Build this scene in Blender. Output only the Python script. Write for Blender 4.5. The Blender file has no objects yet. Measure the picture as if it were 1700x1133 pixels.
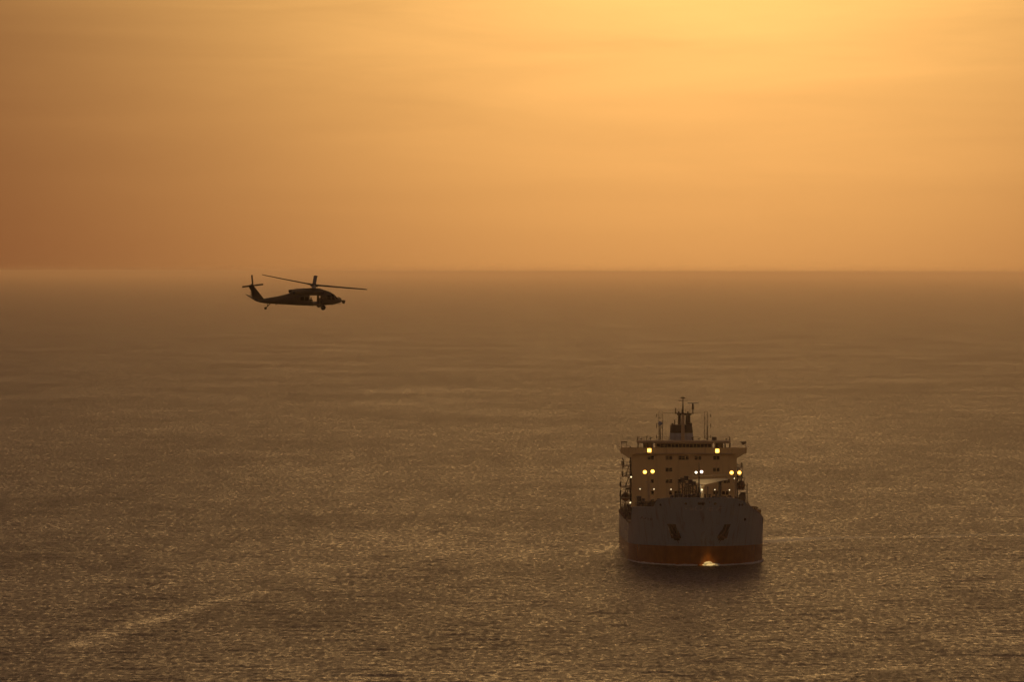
import bpy, bmesh, math, random
import numpy as np
from mathutils import Vector, Matrix, Euler

random.seed(7)
R = math.radians
SC = bpy.context.scene
COL = SC.collection

# ------------------------------------------------------------------ camera
F_PX = 14000.0          # focal length in pixels of the 1700 px wide photograph (about 300 mm)
CAM_H = 65.5            # eye height above the sea, m
HORIZON_V = 451.5
cam_d = bpy.data.cameras.new('camera')
cam_d.sensor_width = 36.0
cam_d.lens = 36.0 * F_PX / 1700.0
cam_d.clip_start = 1.0
cam_d.clip_end = 900000.0
cam = bpy.data.objects.new('camera', cam_d)
COL.objects.link(cam)
cam.location = (0, 0, CAM_H)
pitch = math.atan((566.5 - HORIZON_V) / F_PX)
cam.rotation_euler = (Matrix.Rotation(R(90) - pitch, 4, 'X') @ Matrix.Rotation(R(0.10), 4, 'Z')).to_euler()
SC.camera = cam

# ------------------------------------------------------------------ sky, sun, exposure
SUN_AZ = math.atan((1195 - 850) / F_PX)      # to the right of the view axis
SUN_EL = R(3.3)
SUN_DIR = Vector((math.sin(SUN_AZ) * math.cos(SUN_EL), math.cos(SUN_AZ) * math.cos(SUN_EL), math.sin(SUN_EL)))

world = bpy.data.worlds.new('World')
SC.world = world
world.use_nodes = True
nt = world.node_tree
nt.nodes.clear()


def nd(tree, kind, **kw):
    n = tree.nodes.new(kind)
    for k, v in kw.items():
        setattr(n, k, v)
    return n


def mth(tree, op, a, b=None, c=None, clamp=False):
    n = tree.nodes.new('ShaderNodeMath')
    n.operation = op
    n.use_clamp = clamp
    for i, x in enumerate((a, b, c)):
        if x is None:
            continue
        if isinstance(x, (int, float)):
            n.inputs[i].default_value = x
        else:
            tree.links.new(x, n.inputs[i])
    return n.outputs[0]


def vmul(tree, col, fac):
    """colour (tuple or socket) times a float socket"""
    n = tree.nodes.new('ShaderNodeVectorMath')
    n.operation = 'SCALE'
    if isinstance(col, tuple):
        n.inputs[0].default_value = col
    else:
        tree.links.new(col, n.inputs[0])
    if isinstance(fac, (int, float)):
        n.inputs['Scale'].default_value = fac
    else:
        tree.links.new(fac, n.inputs['Scale'])
    return n.outputs[0]


def vop(tree, op, a, b):
    n = tree.nodes.new('ShaderNodeVectorMath')
    n.operation = op
    for i, x in enumerate((a, b)):
        if isinstance(x, (tuple, Vector)):
            n.inputs[i].default_value = tuple(x)
        else:
            tree.links.new(x, n.inputs[i])
    return n.outputs['Value'] if op in ('DOT_PRODUCT', 'LENGTH') else n.outputs[0]


SKY_BASE = 0.15
sky = nd(nt, 'ShaderNodeTexSky', sky_type='NISHITA', sun_disc=False)
sky.sun_elevation = SUN_EL
sky.sun_rotation = SUN_AZ
sky.air_density = 1.0
sky.dust_density = 0.3
sky.ozone_density = 1.0
tint = vop(nt, 'MULTIPLY', sky.outputs[0], (1.0, 0.46, 0.345))      # dusty air and the photograph's warm balance
tc = nd(nt, 'ShaderNodeTexCoord')
dirn = vop(nt, 'NORMALIZE', tc.outputs['Generated'], (0, 0, 0))
dot = vop(nt, 'DOT_PRODUCT', dirn, SUN_DIR)


sp0 = nd(nt, 'ShaderNodeSeparateXYZ')
nt.links.new(dirn, sp0.inputs[0])
az_d = mth(nt, 'MULTIPLY_ADD', mth(nt, 'ARCTAN2', sp0.outputs[0], sp0.outputs[1]), 180 / math.pi, -math.degrees(SUN_AZ))
el_d = mth(nt, 'MULTIPLY_ADD', mth(nt, 'ARCSINE', sp0.outputs[2]), 180 / math.pi, -math.degrees(SUN_EL))


def lobe(sa, se):
    """glow of the veiled sun, drawn out along the horizon by the haze"""
    p = mth(nt, 'DIVIDE', az_d, sa)
    q = mth(nt, 'DIVIDE', el_d, se)
    r2 = mth(nt, 'ADD', mth(nt, 'MULTIPLY', p, p), mth(nt, 'MULTIPLY', q, q))
    return mth(nt, 'EXPONENT', mth(nt, 'MULTIPLY', r2, -1.0))


# thin cirrus drawn out along the horizon
mp = nd(nt, 'ShaderNodeMapping')
mp.inputs['Scale'].default_value = (22, 22, 190)
mp.inputs['Rotation'].default_value = (0, R(0.25), 0)
nt.links.new(dirn, mp.inputs[0])
nz = nd(nt, 'ShaderNodeTexNoise')
nz.inputs['Scale'].default_value = 1.0
nz.inputs['Detail'].default_value = 5.0
nz.inputs['Roughness'].default_value = 0.55
nz.inputs['Distortion'].default_value = 0.6
nt.links.new(mp.outputs[0], nz.inputs[0])
sep = nd(nt, 'ShaderNodeSeparateXYZ')
nt.links.new(dirn, sep.inputs[0])
el_up = mth(nt, 'MULTIPLY', sep.outputs[2], 30.0, clamp=True)
cir = mth(nt, 'MULTIPLY_ADD', mth(nt, 'MULTIPLY', mth(nt, 'SUBTRACT', nz.outputs[0], 0.5), el_up), 0.55, 1.0)

glow = vop(nt, 'ADD', vmul(nt, (1.12, 0.53, 0.140), lobe(3.8, 3.7)), vmul(nt, (0.10, 0.17, 0.05), lobe(4.0, 2.2)))
glow = vop(nt, 'ADD', glow, vmul(nt, (0.05, 0.024, 0.010), lobe(11.0, 8.0)))
glow = vmul(nt, glow, cir)
base = vmul(nt, tint, SKY_BASE)
bs = nd(nt, 'ShaderNodeSeparateXYZ')
nt.links.new(base, bs.inputs[0])
kk = mth(nt, 'MULTIPLY_ADD', mth(nt, 'SUBTRACT', 1.0, dot), 0.055, 0.115)
veil = mth(nt, 'DIVIDE', kk, mth(nt, 'ADD', bs.outputs[0], kk))   # a veil of cloud, thickest round the sun, evens the clear sky out
base = vop(nt, 'ADD', vmul(nt, base, veil), (0.022, 0.0155, 0.012))
tot = vop(nt, 'ADD', base, glow)
bg = nd(nt, 'ShaderNodeBackground')
nt.links.new(tot, bg.inputs[0])
bg.inputs[1].default_value = 1.0
wo = nd(nt, 'ShaderNodeOutputWorld')
nt.links.new(bg.outputs[0], wo.inputs[0])

sun_d = bpy.data.lights.new('sun', 'SUN')
sun_d.energy = 0.03
sun_d.angle = R(12.0)
sun_d.color = (1.0, 0.62, 0.26)
sun = bpy.data.objects.new('sun', sun_d)
COL.objects.link(sun)
sun.rotation_euler = SUN_DIR.to_track_quat('Z', 'Y').to_euler()
sun.location = (0, 0, 500)

SC.view_settings.view_transform = 'Standard'
SC.view_settings.look = 'None'
SC.view_settings.exposure = 0.0
SC.view_settings.gamma = 1.0
SC.view_settings.use_curve_mapping = False
SC.render.engine = 'CYCLES'
SC.cycles.use_denoising = True
SC.cycles.denoiser = 'OPENIMAGEDENOISE'
SC.cycles.denoising_input_passes = 'RGB_ALBEDO_NORMAL'
world.cycles.sampling_method = 'MANUAL'
world.cycles.sample_map_resolution = 2048
SC.cycles.max_bounces = 6
SC.cycles.volume_bounces = 0
SC.cycles.sample_clamp_indirect = 4.0
SC.cycles.caustics_reflective = False
SC.cycles.caustics_refractive = False


# ------------------------------------------------------------------ helpers
def tag(o, label=None, cat=None, group=None, kind=None):
    if label: o['label'] = label
    if cat: o['category'] = cat
    if group: o['group'] = group
    if kind: o['kind'] = kind
    return o


def empty(name, loc=(0, 0, 0)):
    o = bpy.data.objects.new(name, None)
    o.empty_display_size = 1.0
    COL.objects.link(o)
    o.location = loc
    return o


class MB:
    """collects faces, then becomes one mesh object"""
    def __init__(self):
        self.v = []
        self.f = []

    def add(self, verts, faces):
        n = len(self.v)
        self.v += [tuple(p) for p in verts]
        self.f += [tuple(i + n for i in f) for f in faces]
        return self

    def box(self, x0, x1, y0, y1, z0, z1):
        v = [(x, y, z) for z in (z0, z1) for y in (y0, y1) for x in (x0, x1)]
        return self.add(v, [(0, 2, 3, 1), (4, 5, 7, 6), (0, 1, 5, 4), (2, 6, 7, 3), (0, 4, 6, 2), (1, 3, 7, 5)])

    def tube(self, a, b, r, r2=None, n=8, cap=True):
        a, b = Vector(a), Vector(b)
        r2 = r if r2 is None else r2
        d = (b - a).normalized()
        u = d.orthogonal().normalized()
        w = d.cross(u)
        v = []
        for p, q in ((a, r), (b, r2)):
            for i in range(n):
                t = 2 * math.pi * i / n
                v.append(p + (u * math.cos(t) + w * math.sin(t)) * q)
        f = [(i, (i + 1) % n, n + (i + 1) % n, n + i) for i in range(n)]
        if cap:
            f += [tuple(range(n - 1, -1, -1)), tuple(range(n, 2 * n))]
        return self.add(v, f)

    def prism(self, pts, axis, a, b):
        """polygon pts (2-D) extruded along axis 0/1/2 from a to b"""
        def put(p, q):
            l = [p[0], p[1]]
            l.insert(axis, q)
            return tuple(l)
        n = len(pts)
        v = [put(p, a) for p in pts] + [put(p, b) for p in pts]
        f = [(i, (i + 1) % n, n + (i + 1) % n, n + i) for i in range(n)]
        f += [tuple(range(n - 1, -1, -1)), tuple(range(n, 2 * n))]
        return self.add(v, f)

    def loft(self, rings, close=True, caps=True, skip=()):
        n = len(rings[0])
        v = [p for r in rings for p in r]
        f = []
        for j in range(len(rings) - 1):
            for i in range(n if close else n - 1):
                if (j, i) in skip:
                    continue
                k = (i + 1) % n
                f.append((j * n + i, j * n + k, (j + 1) * n + k, (j + 1) * n + i))
        if caps:
            f.append(tuple(range(n - 1, -1, -1)))
            m = (len(rings) - 1) * n
            f.append(tuple(range(m, m + n)))
        return self.add(v, f)

    def ball(self, c, rx, ry=None, rz=None, nu=12, nv=8):
        ry = rx if ry is None else ry
        rz = rx if rz is None else rz
        rings = []
        for j in range(1, nv):
            p = math.pi * j / nv
            rings.append([(c[0] + rx * math.sin(p) * math.cos(2 * math.pi * i / nu),
                           c[1] + ry * math.sin(p) * math.sin(2 * math.pi * i / nu),
                           c[2] - rz * math.cos(p)) for i in range(nu)])
        return self.loft(rings)

    def build(self, name, material, parent=None, smooth=False, bevel=0.0):
        me = bpy.data.meshes.new(name)
        me.from_pydata(self.v, [], self.f)
        bm = bmesh.new()
        bm.from_mesh(me)
        bmesh.ops.recalc_face_normals(bm, faces=bm.faces)
        bm.to_mesh(me)
        bm.free()
        if smooth:
            for p in me.polygons:
                p.use_smooth = True
        me.materials.append(material)
        o = bpy.data.objects.new(name, me)
        COL.objects.link(o)
        if parent:
            o.parent = parent
        if bevel:
            m = o.modifiers.new('bevel', 'BEVEL')
            m.width = bevel
            m.segments = 2
            m.limit_method = 'ANGLE'
        if smooth:
            try:
                me.set_sharp_from_angle(angle=R(40))
            except Exception:
                pass
        return o


def railing(name, pts, h, parent, material, step=1.6, r=0.035, bars=3):
    m = MB()
    for a, b in zip(pts[:-1], pts[1:]):
        a, b = Vector(a), Vector(b)
        n = max(1, int(round((b - a).length / step)))
        for i in range(n + 1):
            p = a.lerp(b, i / n)
            m.tube(p, p + Vector((0, 0, h)), r, n=4)
        for k in range(bars):
            z = Vector((0, 0, h * (k + 1) / bars - r))
            m.tube(a + z, b + z, r * 0.8, n=4)
    return m.build(name, material, parent)


def mat(name, col, rough=0.5, metal=0.0, var=0.15, scale=1.5, bump=0.0, bscale=8.0, streak=None, spec=0.5):
    m = bpy.data.materials.new(name)
    m.use_nodes = True
    t = m.node_tree
    b = t.nodes['Principled BSDF']
    co = nd(t, 'ShaderNodeTexCoord')
    n1 = nd(t, 'ShaderNodeTexNoise')
    n1.inputs['Scale'].default_value = scale
    n1.inputs['Detail'].default_value = 6
    t.links.new(co.outputs['Object'], n1.inputs[0])
    mx = nd(t, 'ShaderNodeMix', data_type='RGBA')
    mx.inputs[6].default_value = (*[c * (1 - var) for c in col], 1)
    mx.inputs[7].default_value = (*[min(1, c * (1 + var)) for c in col], 1)
    t.links.new(n1.outputs[0], mx.inputs[0])
    out = mx.outputs[2]
    if streak:                                    # rust runs, drawn out downwards
        mp = nd(t, 'ShaderNodeMapping')
        mp.inputs['Scale'].default_value = (1.1, 1.1, 0.07)
        t.links.new(co.outputs['Object'], mp.inputs[0])
        n2 = nd(t, 'ShaderNodeTexNoise')
        n2.inputs['Scale'].default_value = 1.0
        n2.inputs['Detail'].default_value = 7
        n2.inputs['Roughness'].default_value = 0.65
        t.links.new(mp.outputs[0], n2.inputs[0])
        rp = nd(t, 'ShaderNodeValToRGB')
        rp.color_ramp.elements[0].position = 0.52
        rp.color_ramp.elements[0].color = (0, 0, 0, 1)
        rp.color_ramp.elements[1].position = 0.75
        rp.color_ramp.elements[1].color = (streak[3],) * 3 + (1,)
        t.links.new(n2.outputs[0], rp.inputs[0])
        m2 = nd(t, 'ShaderNodeMix', data_type='RGBA')
        t.links.new(rp.outputs[0], m2.inputs[0])
        t.links.new(out, m2.inputs[6])
        m2.inputs[7].default_value = (*streak[:3], 1)
        out = m2.outputs[2]
    t.links.new(out, b.inputs['Base Color'])
    b.inputs['Roughness'].default_value = rough
    b.inputs['Metallic'].default_value = metal
    b.inputs['Specular IOR Level'].default_value = spec
    if bump:
        n3 = nd(t, 'ShaderNodeTexNoise')
        n3.inputs['Scale'].default_value = bscale
        n3.inputs['Detail'].default_value = 4
        t.links.new(co.outputs['Object'], n3.inputs[0])
        bp = nd(t, 'ShaderNodeBump')
        bp.inputs['Strength'].default_value = 1.0
        bp.inputs['Distance'].default_value = bump
        t.links.new(n3.outputs[0], bp.inputs['Height'])
        t.links.new(bp.outputs[0], b.inputs['Normal'])
    return m


def lamp_mat(name, col, strength):
    m = bpy.data.materials.new(name)
    m.use_nodes = True
    t = m.node_tree
    b = t.nodes['Principled BSDF']
    b.inputs['Base Color'].default_value = (0.5, 0.5, 0.5, 1)
    b.inputs['Emission Color'].default_value = (*col, 1)
    b.inputs['Emission Strength'].default_value = strength
    return m


M = {
    'hull': mat('hull_paint', (0.34, 0.42, 0.47), 0.20, var=0.10, scale=0.25, bump=0.03, bscale=0.35, streak=(0.15, 0.085, 0.05, 0.75)),
    'boot': mat('boot_topping_paint', (0.32, 0.11, 0.024), 0.20, var=0.6, scale=0.55, bump=0.03, bscale=0.4, streak=(0.12, 0.05, 0.025, 0.6)),
    'cream': mat('cream_paint', (0.84, 0.64, 0.29), 0.5, var=0.06, scale=0.4, bump=0.01, bscale=1.2, streak=(0.28, 0.16, 0.07, 0.35)),
    'deck': mat('deck_paint', (0.16, 0.075, 0.045), 0.7, var=0.25, scale=0.6),
    'dark': mat('dark_steel', (0.05, 0.045, 0.04), 0.6, var=0.3, scale=1.0),
    'buff': mat('mast_paint', (0.55, 0.42, 0.25), 0.5, var=0.1, scale=1.0),
    'black': mat('funnel_black', (0.018, 0.017, 0.016), 0.55, var=0.3, scale=0.8),
    'grey': mat('funnel_grey', (0.34, 0.39, 0.46), 0.5, var=0.1, scale=0.5, streak=(0.1, 0.09, 0.08, 0.4)),
    'rust': mat('rusty_steel', (0.09, 0.045, 0.03), 0.75, var=0.4, scale=2.0, bump=0.01),
    'orange': mat('lifeboat_orange', (0.42, 0.12, 0.03), 0.45, var=0.1, scale=1.5),
    'glass': mat('dark_window_glass', (0.012, 0.011, 0.010), 0.25, var=0.1, spec=0.05),
    'jib': mat('jib_floodlit_pale', (0.86, 0.74, 0.52), 0.45, var=0.06),  # paler than the block: floodlight on the jib put into its colour
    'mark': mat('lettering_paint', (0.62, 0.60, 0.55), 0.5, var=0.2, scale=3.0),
    'heli': mat('olive_drab', (0.075, 0.062, 0.036), 0.5, var=0.3, scale=1.2, bump=0.004, bscale=5),
    'helidark': mat('blade_black', (0.03, 0.028, 0.024), 0.5, var=0.2),
    'tyre': mat('tyre_rubber', (0.02, 0.02, 0.02), 0.8, var=0.2),
    'gun': mat('gunmetal', (0.08, 0.08, 0.075), 0.4, metal=0.6, var=0.2),
    'suit': mat('flight_suit', (0.05, 0.055, 0.03), 0.9, var=0.25, scale=6),
    'helmet': mat('helmet_shell', (0.06, 0.06, 0.045), 0.4, var=0.1),
    'skin': mat('skin', (0.35, 0.2, 0.14), 0.6, var=0.08),
    'flood': lamp_mat('sodium_lamp', (1.0, 0.55, 0.075), 7.0),
    'amber': lamp_mat('amber_halo', (1.0, 0.42, 0.06), 1.6),  # self-lit ring standing for the orange fringe of glare round a lamp
    'small': lamp_mat('deck_lamp_glass', (1.0, 0.78, 0.42), 2.0),
    'white': lamp_mat('mast_lamp_glass', (1.0, 0.86, 0.62), 4.0),
    'red': lamp_mat('mast_lamp_pink', (1.0, 0.70, 0.55), 4.0),
}

# ------------------------------------------------------------------ the ship's place
SHIP_Y0 = F_PX * CAM_H / (940 - HORIZON_V)      # stem at the waterline
SHIP_X0 = (1163 - 850) * SHIP_Y0 / F_PX
SHIP_SLOPE = -0.0055


def S(u, v, yl):
    """pixel of the photograph -> ship frame (X to the right, Z) at yl metres aft of the stem"""
    d = SHIP_Y0 + yl
    return ((u - 850) * d / F_PX - (SHIP_X0 + SHIP_SLOPE * yl), CAM_H - (v - HORIZON_V) * d / F_PX)


# ------------------------------------------------------------------ the sea
def axis_graded(fine0, fine1, step, grow, far):
    a = list(np.arange(fine0, fine1 + 1e-6, step))
    s, x = step, a[-1]
    hi = []
    while x < far:
        s *= grow
        x += s
        hi.append(x)
    s, x = step, a[0]
    lo = []
    while x > -far:
        s *= grow
        x -= s
        lo.append(x)
    return np.array(lo[::-1] + a + hi)


def build_sea():
    xs = axis_graded(-170, 200, 1.2, 1.022, 400000)
    ys = [1290.0]
    while ys[-1] < 400000:
        d = ys[-1]
        ys.append(d + 1.15 * (d / 1300.0) ** (1.5 if d < 6000 else 2.0))
    lo = []
    y, s = 1290.0, 1.3
    while y > -400000:
        s *= 1.12
        y -= s
        lo.append(y)
    ys = np.array(lo[::-1] + ys)
    nx, ny = len(xs), len(ys)
    X, Y = np.meshgrid(xs, ys)
    dx = np.gradient(xs)[None, :]
    dy = np.gradient(ys)[:, None]
    cell = np.maximum(np.abs(dx), np.abs(dy))

    # calm slick left by an old wake, lower left, and the diverging wake line to the right of the ship
    def seg_dist(pts):
        best = np.full(X.shape, 1e9)
        for (ax, ay), (bx, by) in zip(pts[:-1], pts[1:]):
            vx, vy = bx - ax, by - ay
            t = np.clip(((X - ax) * vx + (Y - ay) * vy) / (vx * vx + vy * vy), 0, 1)
            best = np.minimum(best, np.hypot(X - ax - t * vx, Y - ay - t * vy))
        return best

    def G(u, v):
        d = F_PX * CAM_H / (v - HORIZON_V)
        return ((u - 850) * d / F_PX, d)
    slick = np.exp(-(seg_dist([G(125, 1076), G(165, 1058), G(215, 1043), G(300, 1021), G(370, 998), G(440, 984)]) / 3.0) ** 2)
    slick = np.maximum(slick, 0.8 * np.exp(-(seg_dist([G(1180, 1133), G(1300, 1126), G(1420, 1116), G(1560, 1100)]) / 3.0) ** 2))
    wake = np.exp(-(seg_dist([G(1262, 901), G(1300, 897), G(1360, 893), G(1450, 892)]) / 7.0) ** 2)
    wake = np.maximum(wake, 0.8 * np.exp(-(seg_dist([G(1530, 891), G(1610, 888), G(1760, 886), G(1900, 883)]) / 7.0) ** 2))
    wake = np.maximum(wake, 0.5 * np.exp(-(seg_dist([G(1036, 905), G(1015, 912), G(990, 916)]) / 4.0) ** 2))

    rng = np.random.default_rng(11)
    Z = np.zeros_like(X)
    calm = 1 - 0.45 * np.clip(slick, 0, 1)
    for k in range(46):
        lam = 4.0 * (22.0 / 4.0) ** rng.random()
        th = R(250) + rng.normal(0, R(75))
        kx, ky = 2 * math.pi / lam * math.cos(th), 2 * math.pi / lam * math.sin(th)
        amp = 0.0040 * lam ** 0.7
        fade = np.clip((lam / cell - 2.5) / 2.5, 0, 1)
        # each train comes and goes, so that no crest runs on for ever
        px, py = rng.random(2) * 6.28
        env = 0.65 + 0.35 * np.sin(X * kx * 0.13 + Y * ky * 0.09 + px) * np.sin(X * ky * 0.11 - Y * kx * 0.13 + py)
        Z += amp * fade * env * np.sin(kx * X + ky * Y + rng.random() * 6.28)
    Z *= calm
    Z += 0.05 * wake
    verts = np.stack([X, Y, Z], -1).reshape(-1, 3).astype(np.float32)
    i = np.arange(nx - 1)
    j = np.arange(ny - 1)
    I, J = np.meshgrid(i, j)
    a = (J * nx + I).ravel()
    quads = np.stack([a, a + 1, a + nx + 1, a + nx], -1).astype(np.int32)
    me = bpy.data.meshes.new('sea')
    me.vertices.add(len(verts))
    me.vertices.foreach_set('co', verts.ravel())
    me.loops.add(quads.size)
    me.loops.foreach_set('vertex_index', quads.ravel())
    me.polygons.add(len(quads))
    me.polygons.foreach_set('loop_start', np.arange(0, quads.size, 4, dtype=np.int32))
    me.polygons.foreach_set('use_smooth', np.ones(len(quads), dtype=bool))
    me.update(calc_edges=True)
    for nm, arr in (('slick', slick), ('wake', wake)):
        at = me.attributes.new(nm, 'FLOAT', 'POINT')
        at.data.foreach_set('value', arr.ravel().astype(np.float32))

    m = bpy.data.materials.new('sea_water')
    m.use_nodes = True
    t = m.node_tree
    b = t.nodes['Principled BSDF']
    b.inputs['Base Color'].default_value = (0.012, 0.014, 0.012, 1)
    b.inputs['IOR'].default_value = 1.333
    geo = nd(t, 'ShaderNodeNewGeometry')
    pos = geo.outputs['Position']

    def noise(scale, detail, rough, stretch=(1, 1, 1), rot=0.0):
        mp = nd(t, 'ShaderNodeMapping')
        mp.inputs['Scale'].default_value = stretch
        mp.inputs['Rotation'].default_value = (0, 0, rot)
        t.links.new(pos, mp.inputs[0])
        n = nd(t, 'ShaderNodeTexNoise')
        n.inputs['Scale'].default_value = scale
        n.inputs['Detail'].default_value = detail
        n.inputs['Roughness'].default_value = rough
        t.links.new(mp.outputs[0], n.inputs[0])
        return n.outputs[0]
    sl = nd(t, 'ShaderNodeAttribute', attribute_name='slick').outputs['Fac']
    brk = noise(0.09, 4, 0.65, (1.2, 0.5, 1))
    sl = mth(t, 'MULTIPLY', sl, mth(t, 'MULTIPLY', mth(t, 'SUBTRACT', brk, 0.33), 4.5, clamp=True))
    wk = nd(t, 'ShaderNodeAttribute', attribute_name='wake').outputs['Fac']
    gust = noise(0.012, 3, 0.5, (1, 0.35, 1))
    gust = mth(t, 'MULTIPLY_ADD', mth(t, 'SUBTRACT', gust, 0.5), 2.2, 1.0)
    gust = mth(t, 'MINIMUM', mth(t, 'MAXIMUM', gust, 0.45), 1.6)
    gust = mth(t, 'MULTIPLY', gust, mth(t, 'SUBTRACT', 1.0, mth(t, 'MULTIPLY', sl, 0.4)))
    chop = noise(0.42, 4, 0.6, (1.1, 0.8, 1), 0.25)
    rip = noise(0.95, 3, 0.55, (1.15, 0.75, 1), -0.2)
    h = mth(t, 'ADD', mth(t, 'MULTIPLY', chop, 1.0), mth(t, 'MULTIPLY', rip, 0.5))
    h = mth(t, 'MULTIPLY', h, gust)
    bp = nd(t, 'ShaderNodeBump')
    bp.inputs['Strength'].default_value = 1.0
    bp.inputs['Distance'].default_value = 1.93
    t.links.new(h, bp.inputs['Height'])
    t.links.new(bp.outputs[0], b.inputs['Normal'])
    # wind ripples: patches of smoother and rougher skin, from swell size down to a hand's breadth
    tex = noise(0.85, 4, 0.72, (1.0, 0.20, 1), 0.04)
    big = noise(0.11, 3, 0.6, (1.0, 0.20, 1), -0.03)
    tex = mth(t, 'MULTIPLY_ADD', mth(t, 'SUBTRACT', tex, 0.5), 0.78, 0.342)
    tex = mth(t, 'ADD', tex, mth(t, 'MULTIPLY', mth(t, 'SUBTRACT', big, 0.5), 0.16))
    tex = mth(t, 'ADD', tex, mth(t, 'MULTIPLY', mth(t, 'SUBTRACT', gust, 1.0), 0.05))
    tex = mth(t, 'SUBTRACT', tex, mth(t, 'MULTIPLY_ADD', sl, 0.06, mth(t, 'MULTIPLY', wk, 0.13)))
    t.links.new(mth(t, 'MINIMUM', mth(t, 'MAXIMUM', tex, 0.18), 0.65), b.inputs['Roughness'])
    # foam in the wake line
    fo = noise(0.5, 6, 0.7, (1, 0.5, 1))
    fo = mth(t, 'MULTIPLY', mth(t, 'SUBTRACT', mth(t, 'ADD', fo, mth(t, 'MULTIPLY', wk, 0.42)), 0.70), 5.0, clamp=True)
    df = nd(t, 'ShaderNodeBsdfDiffuse')
    df.inputs[0].default_value = (0.62, 0.62, 0.60, 1)
    mix = nd(t, 'ShaderNodeMixShader')
    t.links.new(mth(t, 'MULTIPLY', fo, 0.75), mix.inputs[0])
    t.links.new(b.outputs[0], mix.inputs[1])
    t.links.new(df.outputs[0], mix.inputs[2])
    t.links.new(mix.outputs[0], t.nodes['Material Output'].inputs[0])
    me.materials.append(m)
    o = bpy.data.objects.new('sea', me)
    COL.objects.link(o)
    tag(o, 'dark choppy open sea under the orange sky', 'sea', kind='structure')
    return o


build_sea()

# ------------------------------------------------------------------ the ship
ship = empty('tanker_ship', (SHIP_X0, SHIP_Y0, 0))
ship.rotation_euler = (0, 0, -SHIP_SLOPE)
tag(ship, 'large grey tanker with orange boot topping and cream bridge, steaming bow-on', 'ship')

BEAM = 15.35
LEN = 182.0


def trim(y):
    return -0.0085 * y


def stem_y(z):
    return -0.24 * max(z, 0.0) + 0.10 * min(z, 0.0)


def entry(z):
    return 47.0 - 0.5 * max(z, 0)


def half(y, z):
    """half breadth of the hull"""
    t = (y - stem_y(z)) / entry(z)
    if t <= 0:
        return 0.0
    b = BEAM if t >= 1 else BEAM * (1 - (1 - t) ** 2.25) ** 0.5
    if y > 150:
        q = (y - 150) / 32.0
        b *= 1 - 0.30 * q * q
    return b


def hull_y(x, z):
    """how far aft the plating of the bow is at breadth x, height z"""
    a = (1 - min(abs(x) / BEAM, 0.9999) ** 2) ** (1 / 2.25)
    return stem_y(z) + entry(z) * (1 - a)


FCSL_END = 40.0


def ramp(y, pts):
    for (a, p), (b, q) in zip(pts[:-1], pts[1:]):
        if y <= b:
            return p + (q - p) * max(0.0, (y - a)) / (b - a)
    return pts[-1][1]


TOP_L = [(-4, 15.3), (4.0, 15.1), (7.0, 14.6), (8.6, 12.9), (25.0, 12.5), (27.5, 9.2), (40, 9.0)]
TOP_R = [(-4, 15.3), (4.0, 15.1), (7.5, 14.3), (14, 12.3), (24, 10.6), (32, 9.6), (40, 9.0)]


def top_z(y, side=0):
    if side == 0:
        return max(9.1, 0.5 * (ramp(y, TOP_L) + ramp(y, TOP_R)))
    return ramp(y, TOP_L if side < 0 else TOP_R)


def boot_z(y):
    return 4.45 + (-0.0135) * max(0, y)


def hull_part(name, zlo, zhi, material, y_from=None):
    """plating between two curves over the whole length, both sides, as one skin"""
    ts = [(i / 69.0) ** 1.6 for i in range(70)]                # dense at the stem
    NZ = 9
    m = MB()
    for side in (-1, 1):
        rings = []
        cols = []
        for t in ts:
            col = []
            for k in range(NZ):
                col.append((t, k / (NZ - 1)))
            cols.append(col)
        for t in ts:
            ring = []
            for k in range(NZ):
                q = k / (NZ - 1)
                yn = t * FCSL_END
                zh = zhi(yn, side) if zhi is top_z else zhi(yn)
                z = zlo(yn) * (1 - q) + zh * q
                y = stem_y(z) + t * (FCSL_END - stem_y(z))
                ring.append((side * half(y, z), y, z))
            rings.append(ring)
        m.loft(rings, close=False, caps=False)
    return m


def hull_aft(zlo, zhi):
    m = MB()
    ys = [FCSL_END, 44, 48, 54, 70, 90, 110, 130, 150, 158, 166, 174, 182]
    for side in (-1, 1):
        rings = []
        for y in ys:
            rings.append([(side * half(y, z), y, z) for z in
                          [zlo(y) * (1 - q) + zhi(y) * q for q in (0, .25, .5, .75, 1)]])
        m.loft(rings, close=False, caps=False)
    y = ys[-1]
    m.add([(-half(y, 0), y, zlo(y)), (half(y, 0), y, zlo(y)), (half(y, 0), y, zhi(y)), (-half(y, 0), y, zhi(y))], [(0, 1, 2, 3)])
    return m


main_top = lambda y: 9.1 + trim(y - 24)
hm = hull_part('hull', boot_z, top_z, M['hull'])
ha = hull_aft(boot_z, main_top)
hm.add(ha.v, ha.f)
hm.build('hull', M['hull'], ship, smooth=True)
low = lambda y: -2.2
bm_ = hull_part('boot', low, boot_z, M['boot'])
bb = hull_aft(low, boot_z)
bm_.add(bb.v, bb.f)
bt = bm_.build('boot_topping', M['boot'], ship, smooth=True)
bt['label'] = 'orange red boot topping along the waterline'

# bulb at the foot of the stem, mostly under water
m = MB()
rings = []
for i in range(11):
    q = i / 10
    r = (1 - (1 - q) ** 2) ** 0.5
    rings.append([((1.5 * r + .02) * math.cos(a), -3.4 + 6.2 * q, -1.25 + (1.9 * r + .02) * math.sin(a)) for a in [2 * math.pi * k / 14 for k in range(14)]])
m.loft(rings)
m.build('bulbous_bow', M['boot'], ship, smooth=True)

def fdeck(y):
    return 12.15 - 0.01 * y


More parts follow.
